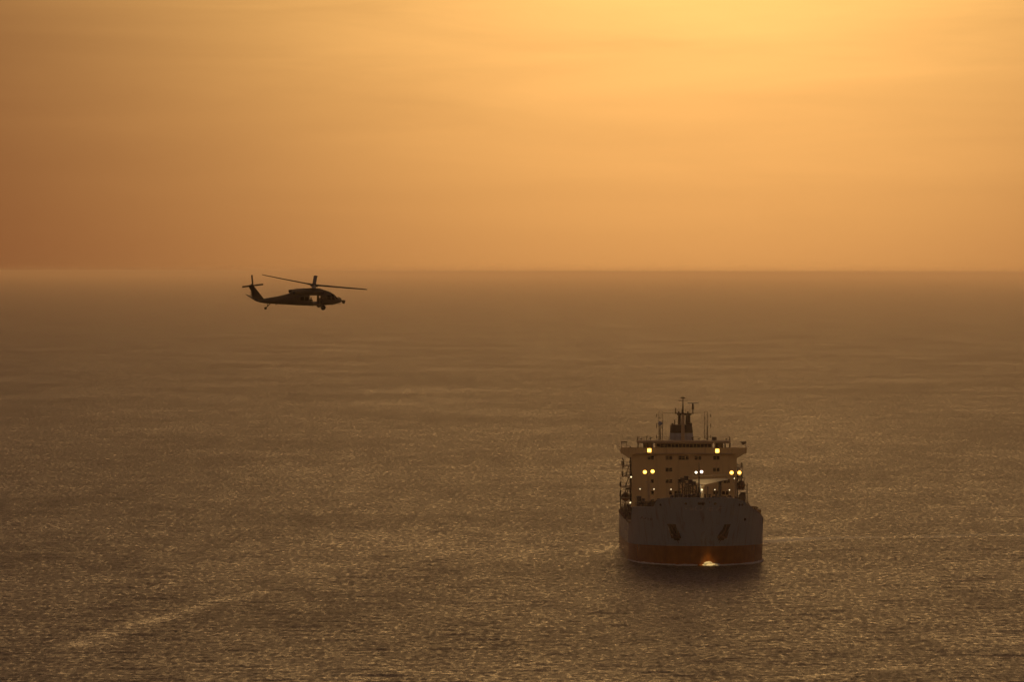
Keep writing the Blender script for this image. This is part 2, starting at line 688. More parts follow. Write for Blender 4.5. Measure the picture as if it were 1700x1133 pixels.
# decks inside the plating
def deck_plate(name, y0, y1, zf, inset, material, n=14):
    m = MB()
    L, Rr = [], []
    for i in range(n + 1):
        y = y0 + (y1 - y0) * i / n
        z = zf(y)
        w = max(0.05, half(y, z) - inset)
        L.append((-w, y, z))
        Rr.append((w, y, z))
    v = L + Rr
    k = n + 1
    m.add(v, [(i, k + i, k + i + 1, i + 1) for i in range(n)])
    return m.build(name, material, ship)


deck_plate('forecastle_deck', -1.6, 26.5, lambda y: fdeck(y), 0.15, M['deck'])
deck_plate('main_deck', 26.52, 181.5, lambda y: main_top(y) - 0.06, 0.1, M['deck'], 20)
m = MB()
w = half(26.2, 8.5) - 0.2
m.box(-w, w, 26.25, 26.5, 7.5, 11.85)
m.build('forecastle_bulkhead', M['cream'], ship)
# bulwark capping rail round the forecastle
m = MB()
for side in (-1, 1):
    pr = None
    for i in range(70):
        t = (i / 69.0) ** 1.6
        zt = top_z(t * FCSL_END, side)
        y = stem_y(zt) + t * (FCSL_END - stem_y(zt))
        p = (side * half(y, zt), y, zt)
        if pr:
            m.tube(pr, p, 0.11, n=5)
        pr = p
m.build('bulwark_rail', M['hull'], ship)

# dark sloping sheer strake on both sides of the main deck: heavy fishplate with rail
for side in (-1, 1):
    m = MB()
    pr = None
    for y in (28.5, 32, 36, 40, 50, 60, 80, 100, 120, 140, 150):
        p = (side * (half(y, 9) + 0.05), y, main_top(y) + 0.05)
        if pr:
            m.add([(pr[0], pr[1], pr[2] - 0.45), (p[0], p[1], p[2] - 0.45), (p[0], p[1], p[2] + 0.35), (pr[0], pr[1], pr[2] + 0.35),
                   (pr[0] - side * .25, pr[1], pr[2] - 0.45), (p[0] - side * .25, p[1], p[2] - 0.45), (p[0] - side * .25, p[1], p[2] + 0.35), (pr[0] - side * .25, pr[1], pr[2] + 0.35)],
                  [(0, 1, 2, 3), (7, 6, 5, 4), (3, 2, 6, 7), (0, 4, 5, 1)])
        pr = p
    m.build('sheer_strake', M['rust'], ship)
    railing('deck_rail', [(side * (half(y, 9) - 0.25), y, main_top(y) + 0.2) for y in (30, 38, 60, 90, 120, 140)], 1.1, ship, M['dark'], step=2.4, r=0.04)

# anchors in their pockets
for side, uu in ((-1, (1108, 1122, 1129, 1120)), (1, (1214, 1203, 1192, 1202))):
    vt, vb = 870, 897
    top = [S(uu[0], vt, 2)[0], S(uu[1], vt, 2)[0]]
    bot = [S(uu[2], vb, 2)[0], S(uu[3], vb, 2)[0]]
    zt, zb = S(1160, vt, 3)[1], S(1160, vb, 3)[1]
    # pocket plate lying on the shell
    m = MB()
    rows = []
    for k in range(7):
        q = k / 6
        z = zt + (zb - zt) * q
        xa = top[0] * (1 - q) + bot[1] * q
        xb = top[1] * (1 - q) + bot[0] * q
        rows.append([(xa + (xb - xa) * i / 4, hull_y(xa + (xb - xa) * i / 4, z) - 0.10, z) for i in range(5)])
    back = [[(p[0], p[1] + 0.6, p[2]) for p in r] for r in rows]
    for r_ in (rows, back):
        m.loft(r_, close=False, caps=False)
    m.build('anchor_pocket', M['dark'], ship)
    a = MB()

    def on(q, s, off):
        z = zt + (zb - zt) * q
        x = (top[0] * (1 - q) + bot[1] * q) * (1 - s) + (top[1] * (1 - q) + bot[0] * q) * s
        return (x, hull_y(x, z) - off, z)
    a.tube(on(0.05, .5, .2), on(0.8, .5, .45), 0.20, n=8)                 # shank
    a.tube(on(0.80, -.15, .4), on(0.80, 1.15, .4), 0.32, n=8)             # crown
    for s in (-.1, 1.1):
        a.tube(on(0.80, s, .45), on(0.35, s, .6), 0.30, 0.05, n=6)        # flukes
    an = a.build('anchor', M['rust'], ship)
    c = MB()
    c.tube(on(0.8, .5, .3), on(1.18, .62, .12), 0.10, 0.06, n=6)
    c.build('anchor_shackle', M['rust'], an)

# pale lettering across the bow, too worn by distance to read
def stroke(m, u0, v0, u1, v1, th):
    (x0, z0), (x1, z1) = S(u0, v0, 1), S(u1, v1, 1)
    a = (x0, hull_y(x0, z0) - 0.03, z0)
    b = (x1, hull_y(x1, z1) - 0.03, z1)
    m.tube(a, b, th, n=4)


m = MB()
for v in (843.5, 846.2):
    stroke(m, 1144.5, v, 1152, v, 0.07)
for k in range(6):
    a0, a1 = R(120 + 20 * k), R(140 + 20 * k)
    stroke(m, 1158.5 + 4.2 * math.cos(a0), 844 - 4 * math.sin(a0), 1158.5 + 4.2 * math.cos(a1), 844 - 4 * math.sin(a1), 0.08)
for (a, b, c, d) in ((1160, 847, 1166, 845), (1166, 845, 1167, 840), (1172, 846, 1175, 842), (1177, 842.5, 1183.5, 842.5), (1177, 845, 1183, 845),
                     (1177, 847, 1183, 846.6), (1177, 842.5, 1177, 847), (1189, 847, 1193, 843), (1193, 843, 1199, 843), (1137, 843, 1140, 844.5)):
    stroke(m, a, b, c, d, 0.06)
m.build('bow_lettering', M['mark'], ship)['kind'] = 'stuff'
m = MB()
for (a, b, c, d) in ((1064, 862, 1067, 858), (1067, 858, 1070, 862), (1071, 862, 1073, 859), (1076, 859, 1076, 863), (1079, 862.5, 1083, 862.5), (1079, 860, 1083, 860)):
    x, z = S(a, b, 14)
    x2, z2 = S(c, d, 14)
    m.tube((x, hull_y(x, z) - .03, z), (x2, hull_y(x2, z2) - .03, z2), 0.11, n=4)
m.build('bow_lettering', M['dark'], ship)['kind'] = 'stuff'

# fairlead openings in the bulwark
for u, v, w_ in ((1160.5, 834.5, .45), (1166, 834.5, .45), (1186, 835, .4), (1227, 838, .4), (1232, 838, .4), (1237, 863, .45), (1098, 838, .4), (1138, 835, .35)):
    x, z = S(u, v, 4)
    y = hull_y(x, z)
    m = MB()
    m.ball((x, y - .02, z), w_, 0.16, w_ * 0.8, 10, 6)
    m.build('fairlead', M['black'], ship, smooth=True)

# fender-like pilot platform and stowed gangway on the far right of the hull, hull opening
yl = 40
(x0, z0), (x1, z1) = S(1245, 840, yl), S(1259, 845, yl)
m = MB()
m.prism([(x0, z0), (x1, z1 + .45), (x1, z1 - .35), (x0, z0 - .75)], 1, yl, yl + 0.35)
g = m.build('gangway', M['rust'], ship)
for k in range(5):
    m = MB()
    q0 = (k + .2) / 5
    q1 = (k + .7) / 5
    xa, xb = x0 + (x1 - x0) * q0, x0 + (x1 - x0) * q1
    za, zb = z0 + (z1 + .45 - z0) * q0 - .25, z0 + (z1 + .45 - z0) * q1 - .25
    m.box(xa, xb, yl - .04, yl - .002, za - .25, za)
    m.build('gangway_panel', M['cream'], g)
m = MB()
(x0, z0), (x1, z1) = S(1240.5, 832, yl), S(1246, 841, yl)
m.tube((x0, yl, z0), (x1, yl, z1), 0.12, n=6)
m.tube((x0 - .3, yl, z0 - 1), (x1, yl, z1 - 1), 0.08, n=6)
m.build('gangway_arm', M['dark'], ship)
x, z = S(1261, 866, 42)
m = MB()
m.prism([(x - .45, z + .95), (x + .15, z + .5), (x + .55, z - .8), (x - .05, z - .7)], 1, 41.2, 42.9)
m.build('fender', M['dark'], ship, bevel=0.1)

# --- forecastle gear: windlasses, bollards, winches, vents, crane post
for x in (-5.2, 4.6):
    y = 13.5
    z = fdeck(y) + 1.1
    m = MB()
    m.box(x - 1.9, x + 1.9, y - .9, y + .9, z - 1.1, z + .35)
    m.tube((x - 1.7, y, z + 1.15), (x + 1.7, y, z + 1.15), .55, n=12)
    m.tube((x - 1.2, y, z + 1.15), (x - .7, y, z + 1.15), 1.0, n=14)
    m.tube((x + .6, y, z + 1.15), (x + .9, y, z + 1.15), 1.05, n=14)
    m.box(x + 1.2, x + 1.9, y - .5, y + .6, z + .35, z + 1.9)
    m.build('windlass', M['dark'], ship, smooth=True)
for x, y, hh in ((-9.5, 14, 1.4), (9.6, 14, 2.6), (-3, 20, 3.2), (6.5, 19, 3.0), (-11.2, 17, 1.5), (8.0, 17.5, 2.9), (2.2, 21, 3.4)):
    z = fdeck(y)
    m = MB()
    for q in (-.5, .5):
        m.tube((x + q, y, z), (x + q, y, z + hh), .24, n=8)
        m.tube((x + q, y, z + hh - .05), (x + q, y, z + hh + .1), .30, n=8)
    m.box(x - .9, x + .9, y - .4, y + .4, z, z + .15)
    m.build('bollard', M['dark'], ship)
for x, y, hh in ((-10.2, 18, 2.4), (-1.8, 19.0, 3.5), (3.6, 18.5, 3.2), (9.2, 19.5, 2.9), (-5.8, 20, 3.3), (7.2, 22, 3.2), (-12.4, 20.5, 2.0), (-13, 24, 1.7)):
    z = fdeck(y)
    m = MB()
    m.tube((x, y, z), (x, y, z + hh - .5), .22, n=8)
    m.tube((x, y, z + hh - .55), (x, y, z + hh - .25), .28, .52, n=10)
    m.tube((x, y, z + hh - .25), (x, y, z + hh), .52, .30, n=10)
    m.build('ventilator', M['dark'], ship, smooth=True)
for x, y, wx, hh in ((-0.8, 23, 1.3, 3.5), (5.2, 23.2, 1.3, 3.1), (-4.2, 23, 1.0, 3.5), (-10.6, 23, 1.9, 1.9), (-8.6, 20.5, .9, 2.2)):
    z = fdeck(y)
    m = MB()
    m.box(x - wx, x + wx, y - .8, y + .8, z, z + hh)
    m.build('deck_locker', M['dark'], ship, bevel=0.06)
railing('bow_rail', [(-10.4, 9.5, 12.1), (-12.6, 15, 12.0), (-14.0, 24, 11.9)], 1.6, ship, M['dark'], step=1.5, r=.05)

# the foremast with its two lamps
yl = 11.0
x, zt = S(1161, 768, yl)
zb = fdeck(yl)
fm = MB()
fm.tube((x, yl, zb), (x, yl, zb + 5.2), .36, .26, n=10)
fm.tube((x, yl, zb + 5.2), (x, yl, zt), .17, .07, n=8)
_, zl = S(1161, 784.5, yl)
fm.box(x - 1.15, x + 1.15, yl - .12, yl + .12, zl - .55, zl - .43)
fm.tube((x - .9, yl + .3, zb), (x - .25, yl, zb + 4.4), .07, n=5)
fm.tube((x + .9, yl + .3, zb), (x + .25, yl, zb + 4.4), .07, n=5)
fore = fm.build('foremast', M['dark'], ship, smooth=True)


def lamp(u, v, yl, r, lens_mat, parent, name='deck_lamp', size=1.0, square=False):
    """a housing with a lit lens that looks forward"""
    x, z = S(u, v, yl)
    m = MB()
    m.box(x - r * 1.15, x + r * 1.15, yl, yl + r * 1.2, z - r * 1.1, z + r * 1.15)
    m.prism([(x - r * 1.2, z + r * 1.15), (x + r * 1.2, z + r * 1.15), (x + r * 1.2, z + r * 1.3), (x - r * 1.2, z + r * 1.3)], 1, yl - r * .5, yl + r * 1.2)
    h = m.build(name, M['dark'], parent)
    m = MB()
    if square:
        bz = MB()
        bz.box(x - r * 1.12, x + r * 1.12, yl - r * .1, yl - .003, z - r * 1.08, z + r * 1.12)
        bz.build('lamp_halo_ring', M['amber'], parent)  # added glowing rim, the lamp's orange halo
        m.box(x - r * .8, x + r * .8, yl - r * .3, yl - r * .1 - .003, z - r * .8, z + r * .8)
    else:
        m.ball((x, yl - .02, z), r * .95, r * .35, r * .95, 12, 6)
    m.build('lens', lens_mat, h, smooth=not square)
    return h


def lamp_sub(u, v, yl, r, lens_mat, parent, name):
    x, z = S(u, v, yl)
    m = MB()
    m.tube((x, yl, z), (x, yl + .25, z), r * 1.15, r * .6, n=10)
    m.build(name, M['dark'], parent)
    m = MB()
    m.ball((x, yl, z), r, r * .6, r, 10, 6)
    return m.build('lens', lens_mat, parent, smooth=True)


lamp_sub(1156, 784.5, yl - .3, .27, M['white'], fore, 'mast_lamp')
lamp_sub(1165.2, 783.5, yl - .3, .34, M['red'], fore, 'mast_lamp')

# --- cargo deck: midship crane, jib rest, manifold, pipes, light posts
def mdeck(y):
    return main_top(y) - 0.06


yl = 86
crane = MB()
xp, zj = S(1163.5, 806, yl)
crane.tube((xp, yl, mdeck(yl)), (xp, yl, zj - .2), .95, .85, n=14)
crane.tube((xp, yl, zj - .4), (xp, yl, zj + .1), 1.15, n=14)
cr = crane.build('deck_crane', M['buff'], ship, smooth=True)
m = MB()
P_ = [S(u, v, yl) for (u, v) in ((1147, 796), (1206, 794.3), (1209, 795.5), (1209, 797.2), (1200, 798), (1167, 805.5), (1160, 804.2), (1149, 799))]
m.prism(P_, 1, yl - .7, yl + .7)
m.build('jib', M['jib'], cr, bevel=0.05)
m = MB()
a, b = S(1142, 790, yl), S(1205, 788, yl)
m.tube((a[0], yl + .3, a[1] - .2), (b[0], yl + .3, b[1] - .1), .12, n=6)
m.tube((b[0], yl + .3, b[1]), (S(1207, 795, yl)[0], yl + .3, S(1207, 795, yl)[1]), .1, n=6)
m.tube((a[0], yl + .3, a[1]), (S(1149, 797, yl)[0], yl + .3, S(1149, 797, yl)[1]), .12, n=6)
m.build('luffing_cylinder', M['buff'], cr)
# pale ladder standing in for the pedestal's lit edge, with a small lamp
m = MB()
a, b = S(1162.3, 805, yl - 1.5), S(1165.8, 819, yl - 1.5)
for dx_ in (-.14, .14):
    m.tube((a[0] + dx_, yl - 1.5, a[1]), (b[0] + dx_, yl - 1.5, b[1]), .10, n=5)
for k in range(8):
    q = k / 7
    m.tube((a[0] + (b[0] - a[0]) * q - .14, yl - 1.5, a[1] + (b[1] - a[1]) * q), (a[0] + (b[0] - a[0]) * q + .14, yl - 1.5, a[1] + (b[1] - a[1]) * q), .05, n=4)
m.build('lit_edge_ladder', M['mark'], cr)
cl = lamp_sub(1165.6, 813.3, yl - 1.9, .22, M['small'], cr, 'crane_lamp')
pld = bpy.data.lights.new('crane_lamp_light', 'POINT')
pld.energy = 170
pld.color = (1.0, 0.72, 0.36)
pld.shadow_soft_size = 0.2
plo = bpy.data.objects.new('crane_lamp_light', pld)
COL.objects.link(plo)
plo.parent = cr
plo.location = (S(1165.6, 813.3, yl - 1.9)[0] + .5, yl - 4.2, S(1165.6, 813.3, yl)[1])
# crane rest post
x, zt = S(1196, 797, yl)
m = MB()
m.tube((x, yl + 2, mdeck(yl)), (x, yl + 2, zt - .2), .42, .36, n=10)
m.box(x - .7, x + .7, yl + 1.6, yl + 2.4, zt - .6, zt - .3)
m.tube((x + 1.0, yl + 2, zt + .1), (x + .35, yl + 2, zt - .5), .18, n=6)
m.build('crane_rest', M['dark'], ship)
# lattice hose gantries of the manifold, left of the crane
for u, v, yy in ((1133, 800, 70), (1139, 797, 74), (1146, 803, 68), (1151.5, 806, 78)):
    x, zt = S(u, v, yy)
    zb = mdeck(yy)
    m = MB()
    for dx_ in (-.7, .7):
        m.tube((x + dx_, yy, zb), (x + dx_, yy, zt), .13, n=6)
        m.tube((x + dx_, yy + 1.4, zb), (x + dx_, yy + 1.4, zt), .13, n=6)
    n_ = 5
    for k in range(n_):
        za, zc = zb + (zt - zb) * k / n_, zb + (zt - zb) * (k + 1) / n_
        s = 1 if k % 2 else -1
        m.tube((x - .7 * s, yy, za), (x + .7 * s, yy, zc), .08, n=5)
        m.tube((x - .7, yy, zc), (x + .7, yy, zc), .09, n=5)
    m.box(x - .9, x + .9, yy - .2, yy + 1.6, zt - .15, zt + .05)
    m.box(x - .4, x + .6, yy + .2, yy + 1.2, zt + .05, zt + .9)
    m.build('hose_gantry', M['dark'], ship)
# vertical vent masts and gooseneck pipes seen over the bow
for u, v, yy, r_ in ((1175.5, 808, 95, .12), (1187, 824, 60, .35), (1190, 821, 64, .25), (1128, 823, 60, .45), (1122, 826, 66, .3), (1204, 825, 70, .3),
                     (1143, 822, 58, .5), (1155, 824, 55, .6), (1180, 826, 50, .5), (1107, 827, 64, .3), (1094, 828, 60, .35), (1061, 824, 100, .5), (1068, 828, 100, .4), (1215, 827, 70, .4)):
    x, zt = S(u, v, yy)
    m = MB()
    m.tube((x, yy, mdeck(yy)), (x, yy, zt - .3), r_, n=8)
    m.tube((x, yy, zt - .35), (x, yy, zt), r_ * 1.5, r_ * .9, n=8)
    m.build('vent_pipe', M['dark'], ship)
# long cargo pipes and manifold headers on the main deck
for i, x in enumerate((-2.6, -1.5, -.4, .7, 1.8, 2.9)):
    m = MB()
    pr = None
    for y in (30, 60, 100, 140):
        p = (x, y, mdeck(y) + 1.0)
        if pr:
            m.tube(pr, p, .28, n=8)
        pr = p
    for y in range(34, 140, 12):
        m.box(x - .2, x + .2, y, y + .2, mdeck(y), mdeck(y) + .8)
    m.build('cargo_pipe', M['rust'], ship)
for y in (78, 82, 90, 94):
    m = MB()
    m.tube((-12, y, mdeck(y) + 1.7), (12, y, mdeck(y) + 1.7), .3, n=8)
    for x in (-12, -8, -4, 4, 8, 12):
        m.tube((x, y, mdeck(y)), (x, y, mdeck(y) + 1.7), .16, n=6)
    m.build('manifold_header', M['rust'], ship)
# gear along the left deck edge that shows beside the forecastle
for (u, v, yy, wx, hh) in ((1045, 846, 60, 1.0, 2.6), (1041, 846, 90, .8, 2.2), (1049, 850, 46, .7, 3.0), (1037, 848, 120, .7, 2.0), (1043, 843, 110, .9, 2.4)):
    x, zt = S(u, v, yy)
    m = MB()
    m.box(x - wx, x + wx, yy, yy + 2.5, mdeck(yy), zt)
    m.tube((x, yy + 1, zt), (x, yy + 1, zt + .9), .3, n=6)
    m.tube((x - wx * .7, yy + .6, zt), (x - wx * .7, yy + .6, zt + 1.5), .12, n=6)
    m.build('deck_locker', M['dark'], ship, bevel=.08)

# floodlight posts on the cargo deck
for u, lamps, yy in ((1077.5, ((1071, 784), (1083.8, 783)), 122), (1221.8, ((1215, 784.8), (1228, 784.8)), 122)):
    x, zt = S(u, 786, yy)
    m = MB()
    m.tube((x, yy, mdeck(yy)), (x, yy, zt + .2), .34, .24, n=8)
    xa, xb = S(lamps[0][0], 786, yy)[0], S(lamps[1][0], 786, yy)[0]
    m.box(xa - .5, xb + .5, yy - .15, yy + .15, zt - .35, zt - .15)
    m.box(x - .7, x + .7, yy - .4, yy + .4, zt - 2.2, zt - 2.0)
    post = m.build('floodlight_post', M['buff'], ship)
    for (lu, lv) in lamps:
        lx, lz = S(lu, lv, yy - .3)
        m = MB()
        m.box(lx - .52, lx + .52, yy - .29, yy + .2, lz - .42, lz + .46)
        m.build('floodlight', M['dark'], post)
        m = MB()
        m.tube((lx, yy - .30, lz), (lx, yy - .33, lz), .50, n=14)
        m.build('lamp_halo_ring', M['amber'], post)  # glowing disc added behind the lens as its orange halo
        m = MB()
        m.ball((lx, yy - .36, lz), .36, .14, .33, 12, 6)
        m.build('lens', M['flood'], post, smooth=True)

# --- accommodation block
YB = 145.0
XL, XR = S(1049.5, 755, YB)[0], S(1223.5, 755, YB)[0]
ZB0 = mdeck(YB)
ZT = S(1130, 753.5, YB)[1]
m = MB()
m.box(XL, XR, YB, YB + 15, ZB0 - .1, ZT)
block = m.build('superstructure', M['cream'], ship, bevel=0.08)
for v in (770.5, 790, 809.5):                              # deck seams, slightly proud
    z = S(1130, v, YB)[1]
    m = MB()
    m.box(XL - .02, XR + .02, YB - .05, YB - .002, z - .04, z + .04)
    m.build('deck_seam', M['cream'], block)


def window(u, v, wpx=4.9, hpx=6.0, parent=None, yy=YB, glass='glass'):
    x, z = S(u, v, yy)
    k = (SHIP_Y0 + yy) / F_PX
    w2, h2 = wpx * k / 2, hpx * k / 2
    m = MB()
    m.box(x - w2 - .07, x + w2 + .07, yy - .07, yy - .003, z + h2, z + h2 + .07)
    m.box(x - w2 - .07, x + w2 + .07, yy - .07, yy - .003, z - h2 - .07, z - h2)
    m.box(x - w2 - .07, x - w2, yy - .07, yy - .003, z - h2, z + h2)
    m.box(x + w2, x + w2 + .07, yy - .07, yy - .003, z - h2, z + h2)
    m.build('window_frame', M['cream'], parent)
    m = MB()
    m.box(x - w2, x + w2, yy - .03, yy - .004, z - h2, z + h2)
    return m.build('window', M[glass], parent)


for v, us in ((760.3, (1078, 1083.8, 1108, 1113.8, 1129.5, 1135, 1141, 1156.2, 1162.2, 1187, 1192.3)),
              (780, (1108, 1113.8, 1186.6, 1192.3)),
              (799, (1083.3, 1108, 1113.8, 1128.4, 1134.2, 1204, 1209.5)),
              (818.6, (1083.3, 1113.5, 1122.6, 1128, 1186.4, 1192, 1201.8, 1207.5))):
    for u in us:
        window(u, v, parent=block)

# small lit lamps on the front
for u, v in ((1063, 812.3), (1086.2, 812.5), (1114.5, 812.8), (1187.3, 813.2), (1211.6, 813.6)):
    lamp(u, v, YB - .35, .14, M['small'], block, 'deck_lamp')

# navigating bridge: front bulwark and wings
zb0, zb1 = S(1130, 753.8, YB - .6)[1], S(1130, 743.2, YB - .6)[1]
WX0, WX1 = S(1030.5, 745, YB)[0], S(1240, 745, YB)[0]
m = MB()
kL, kR = S(1043, 760, YB)[0], S(1224, 760, YB)[0]
zk = S(1130, 760.5, YB)[1]
zs = S(1130, 751, YB)[1]
m.prism([(WX0, zs), (WX0, zb1), (WX1, zb1), (WX1, zs), (kR, zk), (kR - .4, zk), (XR - .6, zb0), (XL + .6, zb0), (kL + .4, zk), (kL, zk)], 1, YB - .7, YB - .45)
brf = m.build('bridge_front', M['cream'], ship)
m = MB()
m.box(XL + 1, XR - 1, YB - .74, YB - .703, zb0 - .02, zb0 + .22)
m.build('bridge_front_moulding', M['buff'], brf)
m = MB()
m.box(WX0 + .1, WX1 - .1, YB - .44, YB + 5.0, zb0 + .05, zb0 + .35)
m.build('bridge_deck', M['deck'], ship)
for side, x in ((-1, WX0), (1, WX1)):
    m = MB()
    m.prism([(YB - .44, zs), (YB + 5, zs), (YB + 5, zb1), (YB - .44, zb1)], 0, x if side < 0 else x - .2, x + .2 if side < 0 else x)
    m.build('bridge_wing_end', M['cream'], ship)
    m = MB()
    xo = x + (.5 if side < 0 else -.5)
    m.tube((xo + side * .8, YB - .9, zb1 + .15), (xo + side * .8, YB - .3, zb1 + .15), .14, n=6)
    m.build('navigation_light', M['dark'], ship)

# wheelhouse, set back, with a band of windows
YW = YB + 1.0
wx0, wx1 = S(1089, 740, YW)[0], S(1183, 740, YW)[0]
zr0, zr1 = S(1130, 736.0, YW)[1], S(1130, 731.8, YW)[1]
m = MB()
m.box(wx0, wx1, YW, YW + 7, zb0 + .36, zr0)
wh = m.build('wheelhouse', M['cream'], ship)
zw0, zw1 = S(1130, 743.6, YW)[1], S(1130, 738.0, YW)[1]
nW = 15
for k in range(nW):
    xa = wx0 + .25 + (wx1 - wx0 - .5) * k / nW
    xb = wx0 + .25 + (wx1 - wx0 - .5) * (k + 1) / nW
    m = MB()
    m.box(xa + .04, xb - .04, YW - .05, YW - .004, zw0 - .35, zw1 + .12)
    m.build('window', M['glass'], wh)
rx0, rx1 = S(1058.5, 733, YW)[0], S(1213, 733, YW)[0]
m = MB()
m.box(rx0, rx1, YW - 1.1, YW + 8, zr0 + .01, zr1)
m.build('wheelhouse_roof', M['buff'], ship, bevel=.05)
for u in (1059.5, 1069, 1075.5, 1083, 1190.5, 1200, 1204, 1212):
    x, _ = S(u, 740, YW)
    m = MB()
    m.box(x - .16, x + .16, YW - .5, YW - .2, zb0 + .36, zr0 + .005)
    m.build('roof_post', M['dark'], ship)
# panels behind the posts
for ua, ub in ((1070, 1083), (1187, 1200)):
    xa, xb = S(ua, 740, YW)[0], S(ub, 740, YW)[0]
    m = MB()
    m.box(xa, xb, YW + 1.8, YW + 2.0, zb0 + .36, zr0)
    m.build('wing_screen', M['cream'], ship)

railing('roof_rail', [(rx0 + .1, YW + 7.5, zr1), (rx0 + .1, YW - .9, zr1), (rx1 - .1, YW - .9, zr1), (rx1 - .1, YW + 7.5, zr1)], .95, ship, M['dark'], step=1.5, r=.03)
railing('wing_rail', [(WX0 + .1, YB - .55, zb1), (XL - .5, YB - .55, zb1)], .35, ship, M['dark'], step=1.2, r=.03, bars=1)
railing('wing_rail', [(XR + .5, YB - .55, zb1), (WX1 - .1, YB - .55, zb1)], .35, ship, M['dark'], step=1.2, r=.03, bars=1)
m = MB()
x, z = S(1186.5, 728.3, YW)
m.box(x - .55, x + .55, YW + 1, YW + 2, z - .42, z + .35)
m.tube((x, YW + 1.5, zr1), (x, YW + 1.5, z - .4), .15, n=6)
m.build('searchlight', M['dark'], ship)
for u, v in ((1074, 724), (1080, 727), (1161, 727), (1150, 726), (1065, 728), (1206, 728)):
    x, z = S(u, v, YW + 3)
    m = MB()
    m.tube((x, YW + 3, zr1), (x, YW + 3, z), .09, n=5)
    m.tube((x - .3, YW + 3, z - .2), (x + .35, YW + 3, z), .07, n=5)
    m.build('roof_fitting', M['dark'], ship)

# wing floodlights
for u, v in ((1078.3, 748.0), (1191.2, 748.6)):
    lamp(u, v, YB - 1.0, .45, M['flood'], brf, 'floodlight', square=True)

# wing-tip canopy and searchlight
x, z = S(1036.3, 734.2, YB)
m = MB()
m.box(x - .75, x + .75, YB - .5, YB + 1.2, z - .12, z + .12)
for dx_ in (-.6, .6):
    m.tube((x + dx_, YB, zb1), (x + dx_, YB, z - .1), .05, n=5)
m.build('wing_canopy', M['dark'], ship)
x, z = S(1234, 734.6, YB)
m = MB()
m.prism([(x - .9, z + .15), (x + .8, z + .25), (x + .7, z - .15), (x + .1, z - .6), (x - .15, z - .55), (x - .35, z - .1)], 1, YB - .3, YB + .8)
m.tube((x + .6, YB + .2, zb1), (x + .55, YB + .2, z), .06, n=5)
m.build('wing_searchlight', M['dark'], ship)

# open galleries and stairs at the sides of the block
for side, xo, levels in ((-1, S(1033, 800, YB + 3)[0], (773.5, 790.5, 808, 826)), (1, S(1233, 800, YB + 3)[0], (776, 793, 812))):
    xi = XL if side < 0 else XR
    for i, v in enumerate(levels):
        z = S(1040, v, YB + 2)[1]
        m = MB()
        xx = xo if i < 2 else xo + side * .45
        m.box(min(xx, xi + side * .01), max(xx, xi + side * .01), YB + .6, YB + 11, z - .22, z)
        g = m.build('side_gallery', M['buff'], ship)
        railing('gallery_rail', [(xi + side * .1, YB + .7, z), (xx - side * .05, YB + .7, z), (xx - side * .05, YB + 10.9, z)], 1.0, g, M['dark'], step=1.3, r=.05)
        if i:
            z1 = S(1040, levels[i - 1], YB + 2)[1]
            m = MB()
            m.tube((xx - side * .15, YB + .75, z), (xx - side * .15, YB + .75, z1 - .2), .09, n=5)
            m.tube((xi + side * .25, YB + .75, z), (xi + side * .25, YB + .75, z1 - .2), .11, n=5)
            m.tube((xi + side * 1.5, YB + 1.2, z), (xi + side * .6, YB + 4.2, z1), .12, n=5)
            m.build('gallery_post', M['dark'], g)
# corner pillars on the left, down to the deck
for u, v0 in ((1030.6, 838), (1046.5, 765)):
    x, z = S(u, v0 - 24, YB + 2)
    m = MB()
    m.tube((x, YB + .5, mdeck(YB) - .1), (x, YB + .5, z), .16, n=6)
    m.build('gallery_pillar', M['dark'], ship)
for u, v in ((1048.2, 792.3), (1046.9, 835), (1220.2, 794.4)):
    lamp(u, v, YB - .3, .2, M['small'], ship, 'deck_lamp')
# provision davit on the left gallery
x, z = S(1035.5, 770, YB + 3)
m = MB()
m.tube((x, YB + 3, z - 1.0), (x, YB + 3, z + .8), .16, n=6)
m.tube((x, YB + 3, z + .8), (x - .35, YB + 3, z + 1.3), .13, n=6)
m.build('davit', M['dark'], ship)

# --- funnel behind the block
YF = 163.0
fx0, fx1 = S(1111.5, 730, YF)[0], S(1153.5, 730, YF)[0]
gx0, gx1 = S(1113.5, 719, YF)[0], S(1150.8, 719, YF)[0]
hx0, hx1 = S(1114.5, 706, YF)[0], S(1149.0, 706, YF)[0]
z0, z1, z2 = ZT - 1, S(1130, 719, YF)[1], S(1130, 705.5, YF)[1]


def frustum(m, xa0, xb0, xa1, xb1, ya, yb, za, zb):
    m.add([(xa0, ya, za), (xb0, ya, za), (xb0, yb, za), (xa0, yb, za), (xa1, ya + .1, zb), (xb1, ya + .1, zb), (xb1, yb - .1, zb), (xa1, yb - .1, zb)],
          [(3, 2, 1, 0), (4, 5, 6, 7), (0, 1, 5, 4), (1, 2, 6, 5), (2, 3, 7, 6), (3, 0, 4, 7)])


